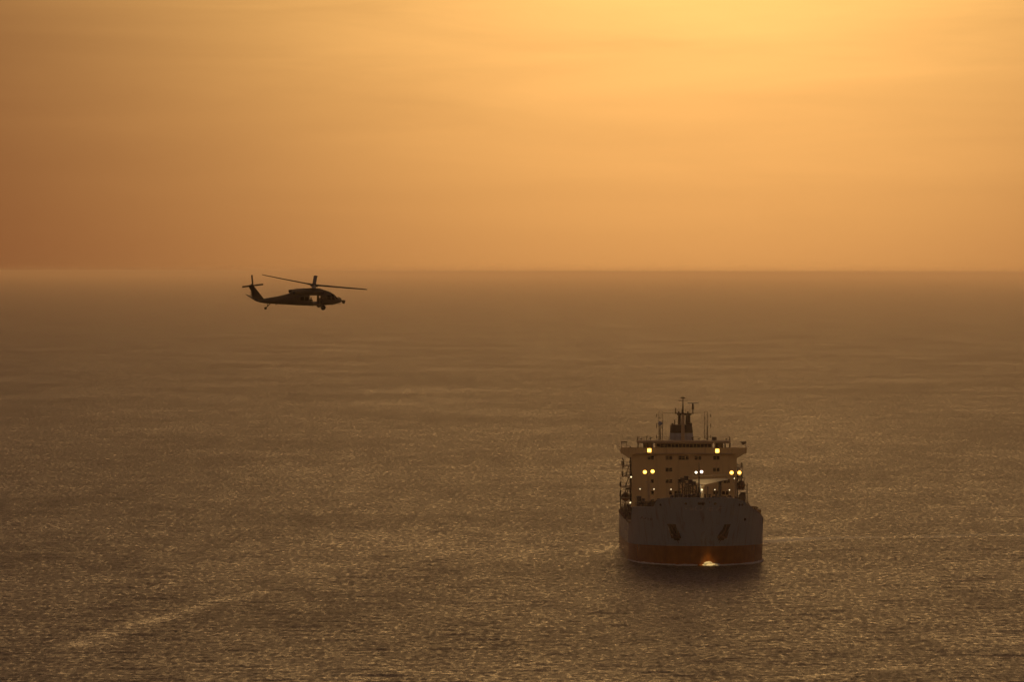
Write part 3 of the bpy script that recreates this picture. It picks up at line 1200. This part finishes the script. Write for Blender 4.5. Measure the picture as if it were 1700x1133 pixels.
m = MB()
frustum(m, fx0, fx1, gx0, gx1, YF, YF + 7, z0, z1)
fun = m.build('funnel', M['grey'], ship, bevel=.1)
m = MB()
frustum(m, gx0, gx1, hx0, hx1, YF, YF + 7, z1 + .005, z2)
m.build('funnel_cap', M['black'], fun, bevel=.1)
for u, v, ua in ((1128.6, 690, 2.6), (1142.8, 690, 4.0)):
    x, z = S(u, v, YF)
    k = (SHIP_Y0 + YF) / F_PX
    m = MB()
    m.tube((x, YF + 2.5, z2 - .05), (x, YF + 2.5, z), ua * k * 1.05, ua * k * .95, n=14)
    m.build('exhaust_pipe', M['black'], fun, smooth=True)
m = MB()
x, z = S(1120.5, 697, YF)
m.tube((x, YF + 1, z2 - .05), (x, YF + 1, z), .12, n=6)
x, z = S(1117, 703, YF)
m.tube((x, YF + 1, z2 - .05), (x, YF + 1, z), .3, n=6)
x, z = S(1146, 702.5, YF)
m.tube((x, YF + 1, z2 - .05), (x, YF + 1, z), .5, n=8)
m.build('vent_stub', M['black'], fun)

# --- radar mast on the wheelhouse roof
YM = YB + 6
xm, zp = S(1134, 686.5, YM)
m = MB()
m.tube((xm, YM, zr1), (xm, YM, zp), .46, .40, n=12)
rm = m.build('radar_mast', M['buff'], ship, smooth=True)
xa, xb = S(1120, 686, YM)[0], S(1152, 686, YM)[0]
m = MB()
m.box(xa, xb, YM - .7, YM + .7, zp - .1, zp + .12)
m.box(xa + .6, xb - .6, YM - .2, YM + .2, zp - .45, zp - .1)
m.build('mast_platform', M['dark'], rm)
railing('platform_rail', [(xa + .8, YM - .65, zp + .1), (xb - .2, YM - .65, zp + .1)], .95, rm, M['dark'], step=1.0, r=.03)
zt = S(1134, 657, YM)[1]
m = MB()
m.tube((xm, YM, zp), (xm, YM, zp + 2.3), .2, .16, n=8)
m.tube((xm, YM, zp + 2.3), (xm, YM, zt), .13, .05, n=8)
m.tube((xm - .3, YM, zp + .1), (xm - .05, YM, zp + 1.2), .09, n=5)
m.build('topmast', M['dark'], rm)
for v, hw, r_ in ((660.5, .55, .14), (665.4, 1.15, .05)):
    z = S(1134, v, YM)[1]
    m = MB()
    m.tube((xm - hw, YM, z), (xm + hw, YM, z), r_, n=6)
    m.build('yard', M['dark'], rm)
m = MB()
for hw in (-3.6, 3.6):
    m.tube((xm + (xa - xm if hw < 0 else xb - xm), YM, zp + .05), (xm + hw * 1.35, YM, zp + .1), .04, n=5)
m.build('yard', M['dark'], rm)
xr, zr = S(1150.5, 668.8, YM)
m = MB()
m.tube((xr, YM, zp), (xr, YM, zr - 1.6), .13, n=6)
m.tube((xr, YM, zr - 1.6), (xr, YM, zr - .15), .3, .22, n=8)
m.build('radar_pedestal', M['dark'], rm)
m = MB()
m.box(xr - 1.35, xr + 1.35, YM - .12, YM + .12, zr - .13, zr + .05)
m.build('radar_scanner', M['grey'], rm)
xq, zq = S(1122, 677.5, YM)
m = MB()
m.tube((xq, YM, zp), (xq, YM, zq), .14, n=6)
m.build('platform_post', M['dark'], rm)
m = MB()
for u in (1127, 1142):
    x, _ = S(u, 686, YM)
    m.tube((x, YM - .3, zp), (x, YM - .3, zp + .5), .2, n=6)
m.build('mast_lamp', M['dark'], rm)

# --- two lattice aerial masts
for u0, u1, uant, ub in ((1094, 1100.5, 1090.3, 1096), (1169.5, 1175, 1180, 1174.5)):
    yy = YM + 2
    x0, zt = S(u0, 683.5, yy)
    x1 = S(u1, 683, yy)[0]
    m = MB()
    for x in (x0, x1):
        for q in (0, .7):
            m.tube((x, yy + q, zr1), (x, yy + q, zt), .055, n=5)
    n_ = 9
    for k in range(n_):
        za, zc = zr1 + (zt - zr1) * k / n_, zr1 + (zt - zr1) * (k + 1) / n_
        s = 1 if k % 2 else 0
        m.tube((x0 if s else x1, yy, za), (x1 if s else x0, yy, zc), .035, n=4)
        m.tube((x0, yy, zc), (x1, yy, zc), .04, n=4)
    am = m.build('aerial_mast', M['dark'], ship)
    m = MB()
    xb_, zb_ = S(ub, 707, yy)
    m.tube((xb_, yy - .1, zr1), (xb_, yy - .1, zb_), .17, .12, n=8)
    m.build('aerial_post', M['dark'], am)
    m = MB()
    xa_, _ = S(uant, 700, yy)
    for va, vb in ((687, 693), (703, 711), (722, 728)):
        za, zc = S(uant, va, yy)[1], S(uant, vb, yy)[1]
        m.tube((xa_, yy, za), (xa_, yy, zc), .10, n=5)
        xe = x0 if xa_ < x0 else x1
        m.tube((xa_, yy, (za + zc) / 2), (xe, yy, (za + zc) / 2), .035, n=4)
    m.build('whip_aerial', M['dark'], am)
    if u0 < 1100:
        m = MB()
        xd, zd = S(1096, 703.5, yy)
        m.ball((xd, yy - .3, zd), .55, .5, .62, 10, 7)
        m.build('satellite_dome', M['grey'], am, smooth=True)

# draught lamp on a bracket over the port bow: it lights the foam and, at a glancing angle, the boot topping
xl, zl = 1.9, 14.2
yh = hull_y(xl, zl)
m = MB()
m.tube((xl, yh + .4, zl + .5), (xl, yh - 4.2, zl + .35), .06, n=6)
m.tube((xl, yh - 4.2, zl + .35), (xl, yh - 4.2, zl + .05), .10, .18, n=8)
dl = m.build('draught_lamp', M['dark'], ship)
spd = bpy.data.lights.new('draught_lamp_light', 'SPOT')
spd.energy = 11000
spd.color = (1.0, 0.66, 0.22)
spd.spot_size = R(19)
spd.spot_blend = 1.0
spd.shadow_soft_size = 0.10
spo = bpy.data.objects.new('draught_lamp_light', spd)
COL.objects.link(spo)
spo.parent = dl
spo.location = (xl, yh - 4.2, zl)
tgt = Vector((xl + .1, hull_y(xl + .1, .2) - 1.45, .2))
spo.rotation_euler = (Vector(spo.location) - tgt).to_track_quat('Z', 'Y').to_euler()

# ------------------------------------------------------------------ lifeboats hang in davits
def lifeboat(u, v, yy, label, length=7.0, wd=1.05, ht=1.1):
    x, z = S(u, v, yy)
    root = empty('lifeboat')
    M4 = Matrix.Translation((SHIP_X0, SHIP_Y0, 0)) @ Matrix.Rotation(-SHIP_SLOPE, 4, 'Z')
    root.location = M4 @ Vector((x, yy, z - ht))
    root.rotation_euler = (0, 0, -SHIP_SLOPE)
    rings, top = [], []
    for i in range(13):
        q = i / 12
        s = math.sin(math.pi * min(max(q * .94 + .03, 0), 1)) ** .45
        y = -length / 2 * 0 + length * q
        rings.append([(wd * s * math.cos(a), y, ht + ht * s * math.sin(a) * (1.0 if math.sin(a) < 0 else .35)) for a in [math.pi + math.pi * k / 10 for k in range(11)]])
        top.append([(wd * .93 * s * math.cos(a), y, ht + .06 + ht * .95 * s * math.sin(a)) for a in [math.pi * k / 10 for k in range(11)]])
    m = MB()
    m.loft(rings, close=True)
    m.build('boat_hull', M['orange'], root, smooth=True)
    m = MB()
    m.loft(top, close=True)
    cn = m.build('canopy', M['rust'], root, smooth=True)
    m = MB()
    for y in (1.6, length - 1.6):
        m.tube((0, y, ht * 1.9), (0, y, ht * 1.9 + .7), .09, n=6)
    m.build('lifting_hook', M['dark'], root)
    m = MB()
    m.tube((-wd, .4, ht), (-wd, length - .4, ht), .07, n=6)
    m.tube((wd, .4, ht), (wd, length - .4, ht), .07, n=6)
    m.build('gunwale_fender', M['dark'], root)
    tag(root, label, 'lifeboat', 'lifeboats of the tanker')
    # davit arms belong to the ship
    for y in (yy + 1.6, yy + length - 1.6):
        d = MB()
        sd = -1 if x < 0 else 1
        xi = XL if sd < 0 else XR
        d.tube((xi, y, z - 1.2), (xi + sd * .4, y, z + ht + 1.0), .16, n=6)
        d.tube((xi + sd * .4, y, z + ht + 1.0), (x, y, z + ht + .75), .14, n=6)
        d.build('boat_davit', M['dark'], ship)
    return root


lifeboat(1039.5, 826, YB + 2.2, 'lifeboat hanging in davits on the left side of the bridge block')
lifeboat(1231.5, 806, YB + 2.2, 'lifeboat hanging in davits on the right side of the bridge block')
# cable drum under the right-hand boat
x, z = S(1234.3, 824, YB + 1)
m = MB()
m.box(x - .6, x + .6, YB + .5, YB + 2.5, mdeck(YB), z + .9)
m.tube((x - .3, YB + .4, z), (x - .3, YB + 2, z), .75, n=10)
m.build('boat_winch', M['dark'], ship)
x, z = S(1231, 826, YB + 1)
m = MB()
m.tube((x + 1.4, YB + .5, mdeck(YB)), (x + 1.4, YB + .5, z + 3.4), .12, n=6)
m.tube((x - .9, YB + .5, mdeck(YB)), (x - .9, YB + .5, z + 3.4), .12, n=6)
m.build('gallery_pillar', M['dark'], ship)

# ------------------------------------------------------------------ bow foam (stuff), hugging the waterline
def bow_foam():
    m = MB()
    rnd = random.Random(4)
    for side, n, x0, x1 in ((1, 150, .9, 10.2), (-1, 80, 1.2, 9.0), (1, 120, 10.5, 15.2), (-1, 90, 9, 15.2)):
        for i in range(n):
            q = rnd.random()
            x = x0 + (x1 - x0) * q
            y = hull_y(x, 0) - rnd.random() ** 1.6 * 1.1 * (1.15 - q * .6)
            z = .02 + rnd.random() * .18
            r = (.18 + .42 * rnd.random()) * (1.2 - .6 * q)
            m.ball((side * x, y, z), r * 1.5, r, r * .42, 7, 5)
    for i in range(70):                                   # the heap of broken water thrown up beside the stem
        q = rnd.random()
        x = 1.1 + 3.2 * q
        z = .1 + (0.95 - .75 * q) * rnd.random()
        y = hull_y(x, 0) - .15 - .7 * (1 - z / 1.1) * rnd.random()
        r = .16 + .22 * rnd.random()
        m.ball((x, y, z), r * 1.4, r, r * .7, 7, 5)
    o = m.build('bow_foam', mat('foam', (0.7, 0.7, 0.68), 0.8, var=0.1, scale=3, bump=.05, bscale=4), None, smooth=True)
    o.location = ship.location
    o.rotation_euler = ship.rotation_euler
    tag(o, 'low broken foam along the waterline of the tanker bow', 'foam', kind='stuff')


bow_foam()

# ------------------------------------------------------------------ the helicopter
H_SC = 10.75                                   # px per metre at the helicopter
H_D = F_PX / H_SC
HUB_U, HUB_V = 521.3, 473.9
YAW, ROLL = R(15), R(8.0)
hel = empty('helicopter', ((HUB_U - 850) / H_SC, H_D, CAM_H - (HUB_V - HORIZON_V) / H_SC))
hel.rotation_euler = (Matrix.Rotation(YAW, 4, 'Z') @ Matrix.Rotation(ROLL, 4, 'X')).to_euler()
tag(hel, 'dark olive military helicopter flying level with open cabin doors', 'helicopter')
KX = 1 / (7.083 * H_SC * math.cos(YAW))
KZ = 1 / (7.083 * H_SC)


def hx(X): return (X - 930) * KX
def hz(Y): return (240 - Y) * KZ


ST = [  # outline: station, top, bottom (in the enlarged photograph), half breadth in m
    (1258, 419, 431, .10), (1242, 404, 445, .40), (1202, 389, 457, .66), (1166, 351, 465, .86), (1120, 325, 470, 1.0),
    (1060, 304, 474, 1.12), (1013, 294, 476, 1.16), (988, 290, 477, 1.18), (925, 286, 478, 1.18), (862, 288, 478, 1.18),
    (830, 290, 478, 1.18), (760, 297, 476, 1.12), (700, 306, 474, 1.0), (640, 344, 471, .82), (520, 375, 466, .60),
    (430, 391, 462, .46), (350, 405, 456, .36), (300, 412, 446, .29), (252, 414, 431, .2)]
FR = [(0.0, 0.0), (0.0, .62), (.05, .90), (.14, 1.0), (.38, 1.0), (.52, 1.0), (.665, .97), (.76, .84), (.84, .60), (.95, .46), (1.0, .28), (1.0, 0.0)]


def ring_at(st, off=0.0):
    X, T, B, w = st
    zt, zb = hz(T), hz(B)
    top_n = 1.0 if X > 1100 else 1.0
    r = []
    for f, q in FR:
        r.append((hx(X), -(q * w + (off if q > 0 else 0)), zb + (zt - zb) * f + (off if f > .9 else (-off if f < .04 else 0))))
    for f, q in FR[-2:0:-1]:
        r.append((hx(X), (q * w + (off if q > 0 else 0)), zb + (zt - zb) * f + (off if f > .9 else (-off if f < .04 else 0))))
    return r


rings = [ring_at(s) for s in ST]
nr = len(rings[0])
nf = len(FR)
skip = set()
for j, (sa, sb) in enumerate(zip(ST[:-1], ST[1:])):
    for i in range(3, 6):                                  # ring bands .14-.38, .38-.52, .52-.665
        mir = nr - 1 - i
        if sb[0] >= 862 and sa[0] <= 988:
            skip.add((j, i)); skip.add((j, mir))
        if sb[0] >= 1013 and sa[0] <= 1060 and i == 4:
            skip.add((j, i)); skip.add((j, mir))
m = MB()
m.loft(rings, close=True, caps=True, skip=skip)
fus = m.build('fuselage', M['heli'], hel, smooth=True)
so = fus.modifiers.new('thickness', 'SOLIDIFY')
so.thickness = .05
so.offset = -1

# cabin floor and rear bulkhead
m = MB()
m.box(hx(862), hx(1060), -1.10, 1.10, hz(455), hz(452))
m.build('cabin_floor', M['helidark'], hel)
m = MB()
m.box(hx(845) - .05, hx(845), -1.05, 1.05, hz(452), hz(335))
m.build('cabin_bulkhead', M['helidark'], hel)
# slid-back doors lie over the sides aft of the openings
for s in (-1, 1):
    m = MB()
    m.box(hx(742), hx(856), s * 1.22 - .03, s * 1.22 + .03, hz(452), hz(352))
    d = m.build('sliding_door', M['heli'], hel, bevel=.02)
    for k in range(2):
        m = MB()
        xa = hx(755 + 52 * k)
        m.box(xa, xa + .55, s * 1.25 + (.005 if s > 0 else -.02), s * 1.25 + (.02 if s > 0 else -.005), hz(410), hz(368))
        m.build('window', M['glass'], d)
    m = MB()
    m.box(hx(740), hx(995), s * 1.16 - .04, s * 1.16 + .04, hz(352), hz(347))
    m.build('door_rail', M['helidark'], hel)


def surf(X, f):
    for a, b in zip(ST[:-1], ST[1:]):
        if b[0] <= X <= a[0]:
            q = (X - b[0]) / (a[0] - b[0])
            T, B, w = (b[k] + (a[k] - b[k]) * q for k in (1, 2, 3))
            for (f0, q0), (f1, q1) in zip(FR[1:-1], FR[2:]):
                if f0 <= f <= f1 and f1 > f0:
                    g = (f - f0) / (f1 - f0)
                    return hx(X), w * (q0 + (q1 - q0) * g), hz(B) + (hz(T) - hz(B)) * f
    return None


def pane(quad, s, name, off=.03):
    n = 4
    g = []
    for a in range(n + 1):
        row = []
        for b in range(n + 1):
            p, q = a / n, b / n
            X = (quad[0][0] * (1 - p) + quad[1][0] * p) * (1 - q) + (quad[3][0] * (1 - p) + quad[2][0] * p) * q
            f = (quad[0][1] * (1 - p) + quad[1][1] * p) * (1 - q) + (quad[3][1] * (1 - p) + quad[2][1] * p) * q
            x, y, z = surf(X, f)
            row.append((x, s * (y + off), z + off * .4))
        g.append(row)
    m = MB()
    m.loft(g, close=False, caps=False)
    o = m.build(name, M['glass'], hel, smooth=True)
    md = o.modifiers.new('t', 'SOLIDIFY')
    md.thickness = .02
    return o


for s in (-1, 1):
    pane([(1070, .45), (1118, .45), (1112, .74), (1070, .74)], s, 'cockpit_window')
    pane([(1124, .45), (1162, .5), (1150, .74), (1120, .74)], s, 'cockpit_window')
    pane([(1128, .77), (1160, .77), (1150, .94), (1126, .94)], s, 'windscreen')
    pane([(1172, .72), (1200, .70), (1198, .93), (1172, .93)], s, 'nose_panel')

# engine nacelles and the fairing under the rotor
for s in (-1, 1):
    rg = []
    for X, r, dz in ((1022, .18, 0), (1010, .33, 0), (970, .40, .02), (900, .42, .03), (820, .42, .02), (740, .38, -.02), (700, .30, -.06), (680, .24, -.08)):
        rg.append([(hx(X), s * .80 + r * math.cos(a), hz(318) + dz + r * .85 * math.sin(a)) for a in [2 * math.pi * k / 14 for k in range(14)]])
    m = MB()
    m.loft(rg)
    n_ = m.build('engine_nacelle', M['heli'], hel, smooth=True)
    m = MB()
    m.tube((hx(690), s * .85, hz(322)), (hx(655), s * 1.05, hz(326)), .25, .22, n=12)
    m.build('exhaust', M['helidark'], n_, smooth=True)
    m = MB()
    m.tube((hx(1024), s * .8, hz(318)), (hx(1018), s * .8, hz(318)), .22, n=12)
    m.build('intake', M['helidark'], n_)
m = MB()
rg = []
for X, zz, w in ((1040, 296, .12), (1000, 282, .35), (950, 276, .42), (890, 276, .42), (840, 282, .36), (780, 296, .15)):
    rg.append([(hx(X), w * math.cos(a), hz(310) + (hz(zz) - hz(310)) * (.5 + .5 * math.sin(a))) for a in [2 * math.pi * k / 12 for k in range(12)]])
m.loft(rg)
m.build('rotor_pylon', M['heli'], hel, smooth=True)

# tail: fin, stabilator
m = MB()
prof = [(352, 408), (232, 258), (222, 241), (176, 241), (166, 258), (199, 318), (203, 372), (250, 430), (330, 446)]
pp = [(hx(a), hz(b)) for a, b in prof]
n_ = len(pp)
v = [(p[0], -.13, p[1]) for p in pp] + [(p[0], .13, p[1]) for p in pp]
m.add(v, [tuple(range(n_)), tuple(range(2 * n_ - 1, n_ - 1, -1))] + [(i, n_ + i, n_ + (i + 1) % n_, (i + 1) % n_) for i in range(n_)])
m.build('tail_fin', M['heli'], hel, bevel=.05)
m = MB()
pl = [(168, 376), (178, 374), (262, 408), (258, 418), (215, 408)]
m.prism([(hx(a), hz(b)) for a, b in pl], 1, -2.2, 2.2)
m.build('stabilator', M['heli'], hel, bevel=.02)
# static dischargers on the fin's trailing edge
m = MB()
for Y in (325, 345, 362):
    m.tube((hx(204), 0, hz(Y)), (hx(184), 0, hz(Y - 4)), .035, n=5)
m.build('fin_aerial', M['helidark'], hel)

# tail rotor
trx, trz = hx(205), hz(243)
m = MB()
m.tube((trx, -.12, trz), (trx, -.62, trz), .26, .16, n=12)
tr = m.build('tail_rotor', M['helidark'], hel, smooth=True)
for k in range(4):
    a = R(7 + 90 * k)
    ca, sa = math.cos(a), math.sin(a)
    m = MB()
    sec = []
    for r, c in ((.12, .08), (.35, .11), (.6, .125), (1.6, .125), (1.67, .10)):
        sec.append([(trx + r * ca - q * sa, -.55 + o_, trz + r * sa + q * ca) for q, o_ in ((-c, -.015), (c, -.03), (c, .0), (-c, .02))])
    m.loft(sec)
    m.build('rotor_blade', M['helidark'], tr)

# main rotor
m = MB()
m.tube((0, 0, hz(292)), (0, 0, -.22), .17, .15, n=12)
m.tube((0, 0, -.22), (0, 0, .04), .62, .60, n=16)
m.tube((0, 0, .04), (0, 0, .22), .5, .28, n=16)
m.tube((0, 0, -.46), (0, 0, -.36), .34, n=14)
for k in range(4):
    a = R(45 + 90 * k)
    m.tube((.30 * math.cos(a), .30 * math.sin(a), -.4), (.46 * math.cos(a), .46 * math.sin(a), -.08), .04, n=5)
mr = m.build('main_rotor', M['helidark'], hel, smooth=True)
mr.rotation_euler = (R(.7), R(6.0), 0)
AZ0 = -15.0
CONE = R(2.2)
for k in range(4):
    az = R(AZ0 + 90 * k)
    rot = Matrix.Rotation(az, 4, 'Z') @ Matrix.Rotation(-CONE, 4, 'Y')
    m = MB()
    sec = []
    for r, c0, c1, th, tw in ((.35, -.12, .12, .14, 0), (.95, -.13, .13, .12, 4), (1.15, -.20, .26, .09, 10), (1.7, -.24, .30, .085, 12), (5.0, -.26, .32, .07, 9),
                              (7.6, -.26, .32, .06, 6), (8.0, -.30, .26, .05, 5), (8.22, -.36, .14, .035, 5)):
        t = R(tw)
        bend = .004 * r * r
        sec.append([rot @ Vector((r, y * math.cos(t) - z * math.sin(t), bend * .5 + y * math.sin(t) + z * math.cos(t)))
                    for y, z in ((c0, 0), (c0 * .4, -th), (c1 * .7, -th), (c1, 0), (c1 * .7, th), (c0 * .4, th))])
    m.loft(sec)
    m.build('rotor_blade', M['helidark'], mr)

# undercarriage
for s in (-1, 1):
    wx_, wz_ = 1.22, -3.34
    m = MB()
    m.tube((wx_ + .15, s * 1.05, hz(455)), (wx_, s * 1.28, wz_), .10, n=8)
    m.tube((wx_ - .9, s * .95, hz(468)), (wx_, s * 1.28, wz_), .08, n=8)
    m.tube((wx_, s * 1.25, wz_), (wx_, s * 1.45, wz_), .07, n=8)
    lg = m.build('landing_gear', M['heli'], hel)
    m = MB()
    rg = []
    for yy, rr in ((-.14, .27), (-.12, .36), (-.05, .40), (.05, .40), (.12, .36), (.14, .27)):
        rg.append([(wx_ + rr * math.cos(a), s * 1.38 + yy, wz_ + rr * math.sin(a)) for a in [2 * math.pi * k / 18 for k in range(18)]])
    m.loft(rg)
    m.build('tyre', M['tyre'], lg, smooth=True)
    m = MB()
    m.tube((wx_, s * 1.38 - .15, wz_), (wx_, s * 1.38 + .15, wz_), .19, n=12)
    m.build('rim', M['gun'], lg)
m = MB()
tx, tz = hx(373), hz(518)
m.tube((hx(425), 0, hz(462)), (tx, 0, tz), .08, .06, n=8)
m.tube((hx(395), 0, hz(462)), (hx(392), 0, hz(492)), .05, n=6)
tg = m.build('tail_wheel', M['heli'], hel)
m = MB()
rg = []
for yy, rr in ((-.09, .12), (-.07, .2), (0, .225), (.07, .2), (.09, .12)):
    rg.append([(tx + rr * math.cos(a), yy, tz + rr * math.sin(a)) for a in [2 * math.pi * k / 16 for k in range(16)]])
m.loft(rg)
m.build('tyre', M['tyre'], tg, smooth=True)
# aerials under the boom and nose, sensor turret, steps
m = MB()
m.prism([(hx(484), hz(462)), (hx(498), hz(462)), (hx(502), hz(478)), (hx(490), hz(478))], 1, -.03, .03)
m.build('blade_aerial', M['helidark'], hel)
m = MB()
m.prism([(hx(1144), hz(465)), (hx(1152), hz(465)), (hx(1150), hz(488)), (hx(1147), hz(488))], 1, -.02, .02)
m.build('blade_aerial', M['helidark'], hel)
m = MB()
m.tube((hx(1245), 0, hz(425)), (hx(1275), 0, hz(432)), .14, .12, n=10)
m.tube((hx(1205), 0, hz(392)), (hx(1228), 0, hz(386)), .06, n=6)
m.tube((hx(1225), 0, hz(390)), (hx(1254), 0, hz(406)), .07, n=6)
st_ = m.build('sensor_mount', M['helidark'], hel)
m = MB()
m.ball((hx(1281), 0, hz(442)), .27, .27, .29, 14, 9)
m.tube((hx(1281), 0, hz(428)), (hx(1281), 0, hz(420)), .2, .14, n=10)
m.tube((hx(1283), 0, hz(430)), (hx(1301), 0, hz(427)), .09, .06, n=8)
m.build('sensor_turret', M['helidark'], st_, smooth=True)
for s in (-1, 1):
    m = MB()
    m.tube((hx(1205), s * .5, hz(462)), (hx(1243), s * .52, hz(455)), .03, n=5)
    m.build('pitot_tube', M['helidark'], hel)

# ------------------------------------------------------------------ crew member sitting in the doorway
def crew():
    root_x, fy, fz = hx(880), -.78, hz(452)
    J = {}
    V, E, Rd = [], [], []

    def vtx(n, p, r):
        J[n] = len(V)
        V.append(p)
        Rd.append(r)
    vtx('pelvis', (0, 0, .13), .15)
    vtx('waist', (.02, -.03, .32), .14)
    vtx('chest', (.03, -.10, .52), .17)
    vtx('neck', (.03, -.16, .68), .065)
    vtx('head', (.03, -.20, .80), .095)
    vtx('crown', (.03, -.20, .90), .08)
    for s, n in ((-1, 'l'), (1, 'r')):
        vtx('sh' + n, (.03 + s * .19, -.11, .60), .075)
        vtx('el' + n, (.03 + s * .26, -.24, .36), .055)
        vtx('wr' + n, (.03 + s * .18, -.42, .24), .038)
        vtx('hip' + n, (s * .10, -.06, .12), .10)
        vtx('kn' + n, (s * .15, -.48, .15), .078)
        vtx('an' + n, (s * .15, -.54, -.26), .055)
        vtx('to' + n, (s * .17, -.76, -.33), .05)
    ed = [('pelvis', 'waist'), ('waist', 'chest'), ('chest', 'neck'), ('neck', 'head'), ('head', 'crown')]
    for n in 'lr':
        ed += [('chest', 'sh' + n), ('sh' + n, 'el' + n), ('el' + n, 'wr' + n), ('pelvis', 'hip' + n), ('hip' + n, 'kn' + n), ('kn' + n, 'an' + n), ('an' + n, 'to' + n)]
    for s, n in ((-1, 'l'), (1, 'r')):
        w0 = Vector(V[J['wr' + n]])
        vtx('pa' + n, tuple(w0 + Vector((0, -.07, -.02))), .032)
        ed.append(('wr' + n, 'pa' + n))
        p0 = Vector(V[J['pa' + n]])
        for k, (dx_, ln) in enumerate(((-.03, .06), (-.01, .075), (.01, .07), (.03, .055))):
            vtx('f%d%s' % (k, n), tuple(p0 + Vector((dx_, -ln * .7, -.02))), .010)
            vtx('g%d%s' % (k, n), tuple(p0 + Vector((dx_, -ln, -.055))), .009)
            ed += [('pa' + n, 'f%d%s' % (k, n)), ('f%d%s' % (k, n), 'g%d%s' % (k, n))]
        vtx('th' + n, tuple(w0 + Vector((-s * .05, -.06, .0))), .011)
        vtx('ti' + n, tuple(w0 + Vector((-s * .06, -.10, -.02))), .010)
        ed += [('wr' + n, 'th' + n), ('th' + n, 'ti' + n)]
    me = bpy.data.meshes.new('body')
    me.from_pydata(V, [(J[a], J[b]) for a, b in ed], [])
    o = bpy.data.objects.new('body', me)
    COL.objects.link(o)
    sk = o.modifiers.new('skin', 'SKIN')
    for i, r in enumerate(Rd):
        me.skin_vertices[0].data[i].radius = (r, r)
        me.skin_vertices[0].data[i].use_root = (i == 0)
    ss = o.modifiers.new('sub', 'SUBSURF')
    ss.levels = ss.render_levels = 1
    me.materials.append(M['suit'])
    root = empty('person')
    Mh = Matrix.Translation(hel.location) @ hel.rotation_euler.to_matrix().to_4x4()
    root.matrix_world = Mh @ Matrix.Translation((root_x, fy, fz))
    o.parent = root
    hm_ = MB()
    hm_.ball((.03, -.195, .86), .135, .15, .135, 14, 9)
    hm_.build('helmet', M['helmet'], root, smooth=True)
    fm_ = MB()
    fm_.ball((.03, -.275, .79), .075, .07, .10, 10, 7)
    fm_.ball((.03, -.345, .785), .016, .022, .028, 6, 5)
    fm_.build('face', M['skin'], root, smooth=True)
    vm = MB()
    vm.ball((.03, -.285, .85), .105, .08, .05, 10, 7)
    vm.build('visor', M['glass'], root, smooth=True)
    tag(root, 'crew member in helmet and olive flight suit sitting in the helicopter doorway', 'person')


crew()

# ------------------------------------------------------------------ haze: one even box of air round everything
m = MB()
m.box(-520000, 520000, -520000, 520000, -3.5, 72)
hzm = bpy.data.materials.new('haze_air')
hzm.use_nodes = True
t = hzm.node_tree
t.nodes.clear()
pv = nd(t, 'ShaderNodeVolumePrincipled')
pv.inputs['Color'].default_value = (0.99, 0.80, 0.68, 1)
pv.inputs['Density'].default_value = 3.3e-5
pv.inputs['Anisotropy'].default_value = 0.93
ou = nd(t, 'ShaderNodeOutputMaterial')
t.links.new(pv.outputs[0], ou.inputs['Volume'])
hb = m.build('haze', hzm)
tag(hb, 'warm evening haze lying over the whole sea', 'haze', kind='stuff')
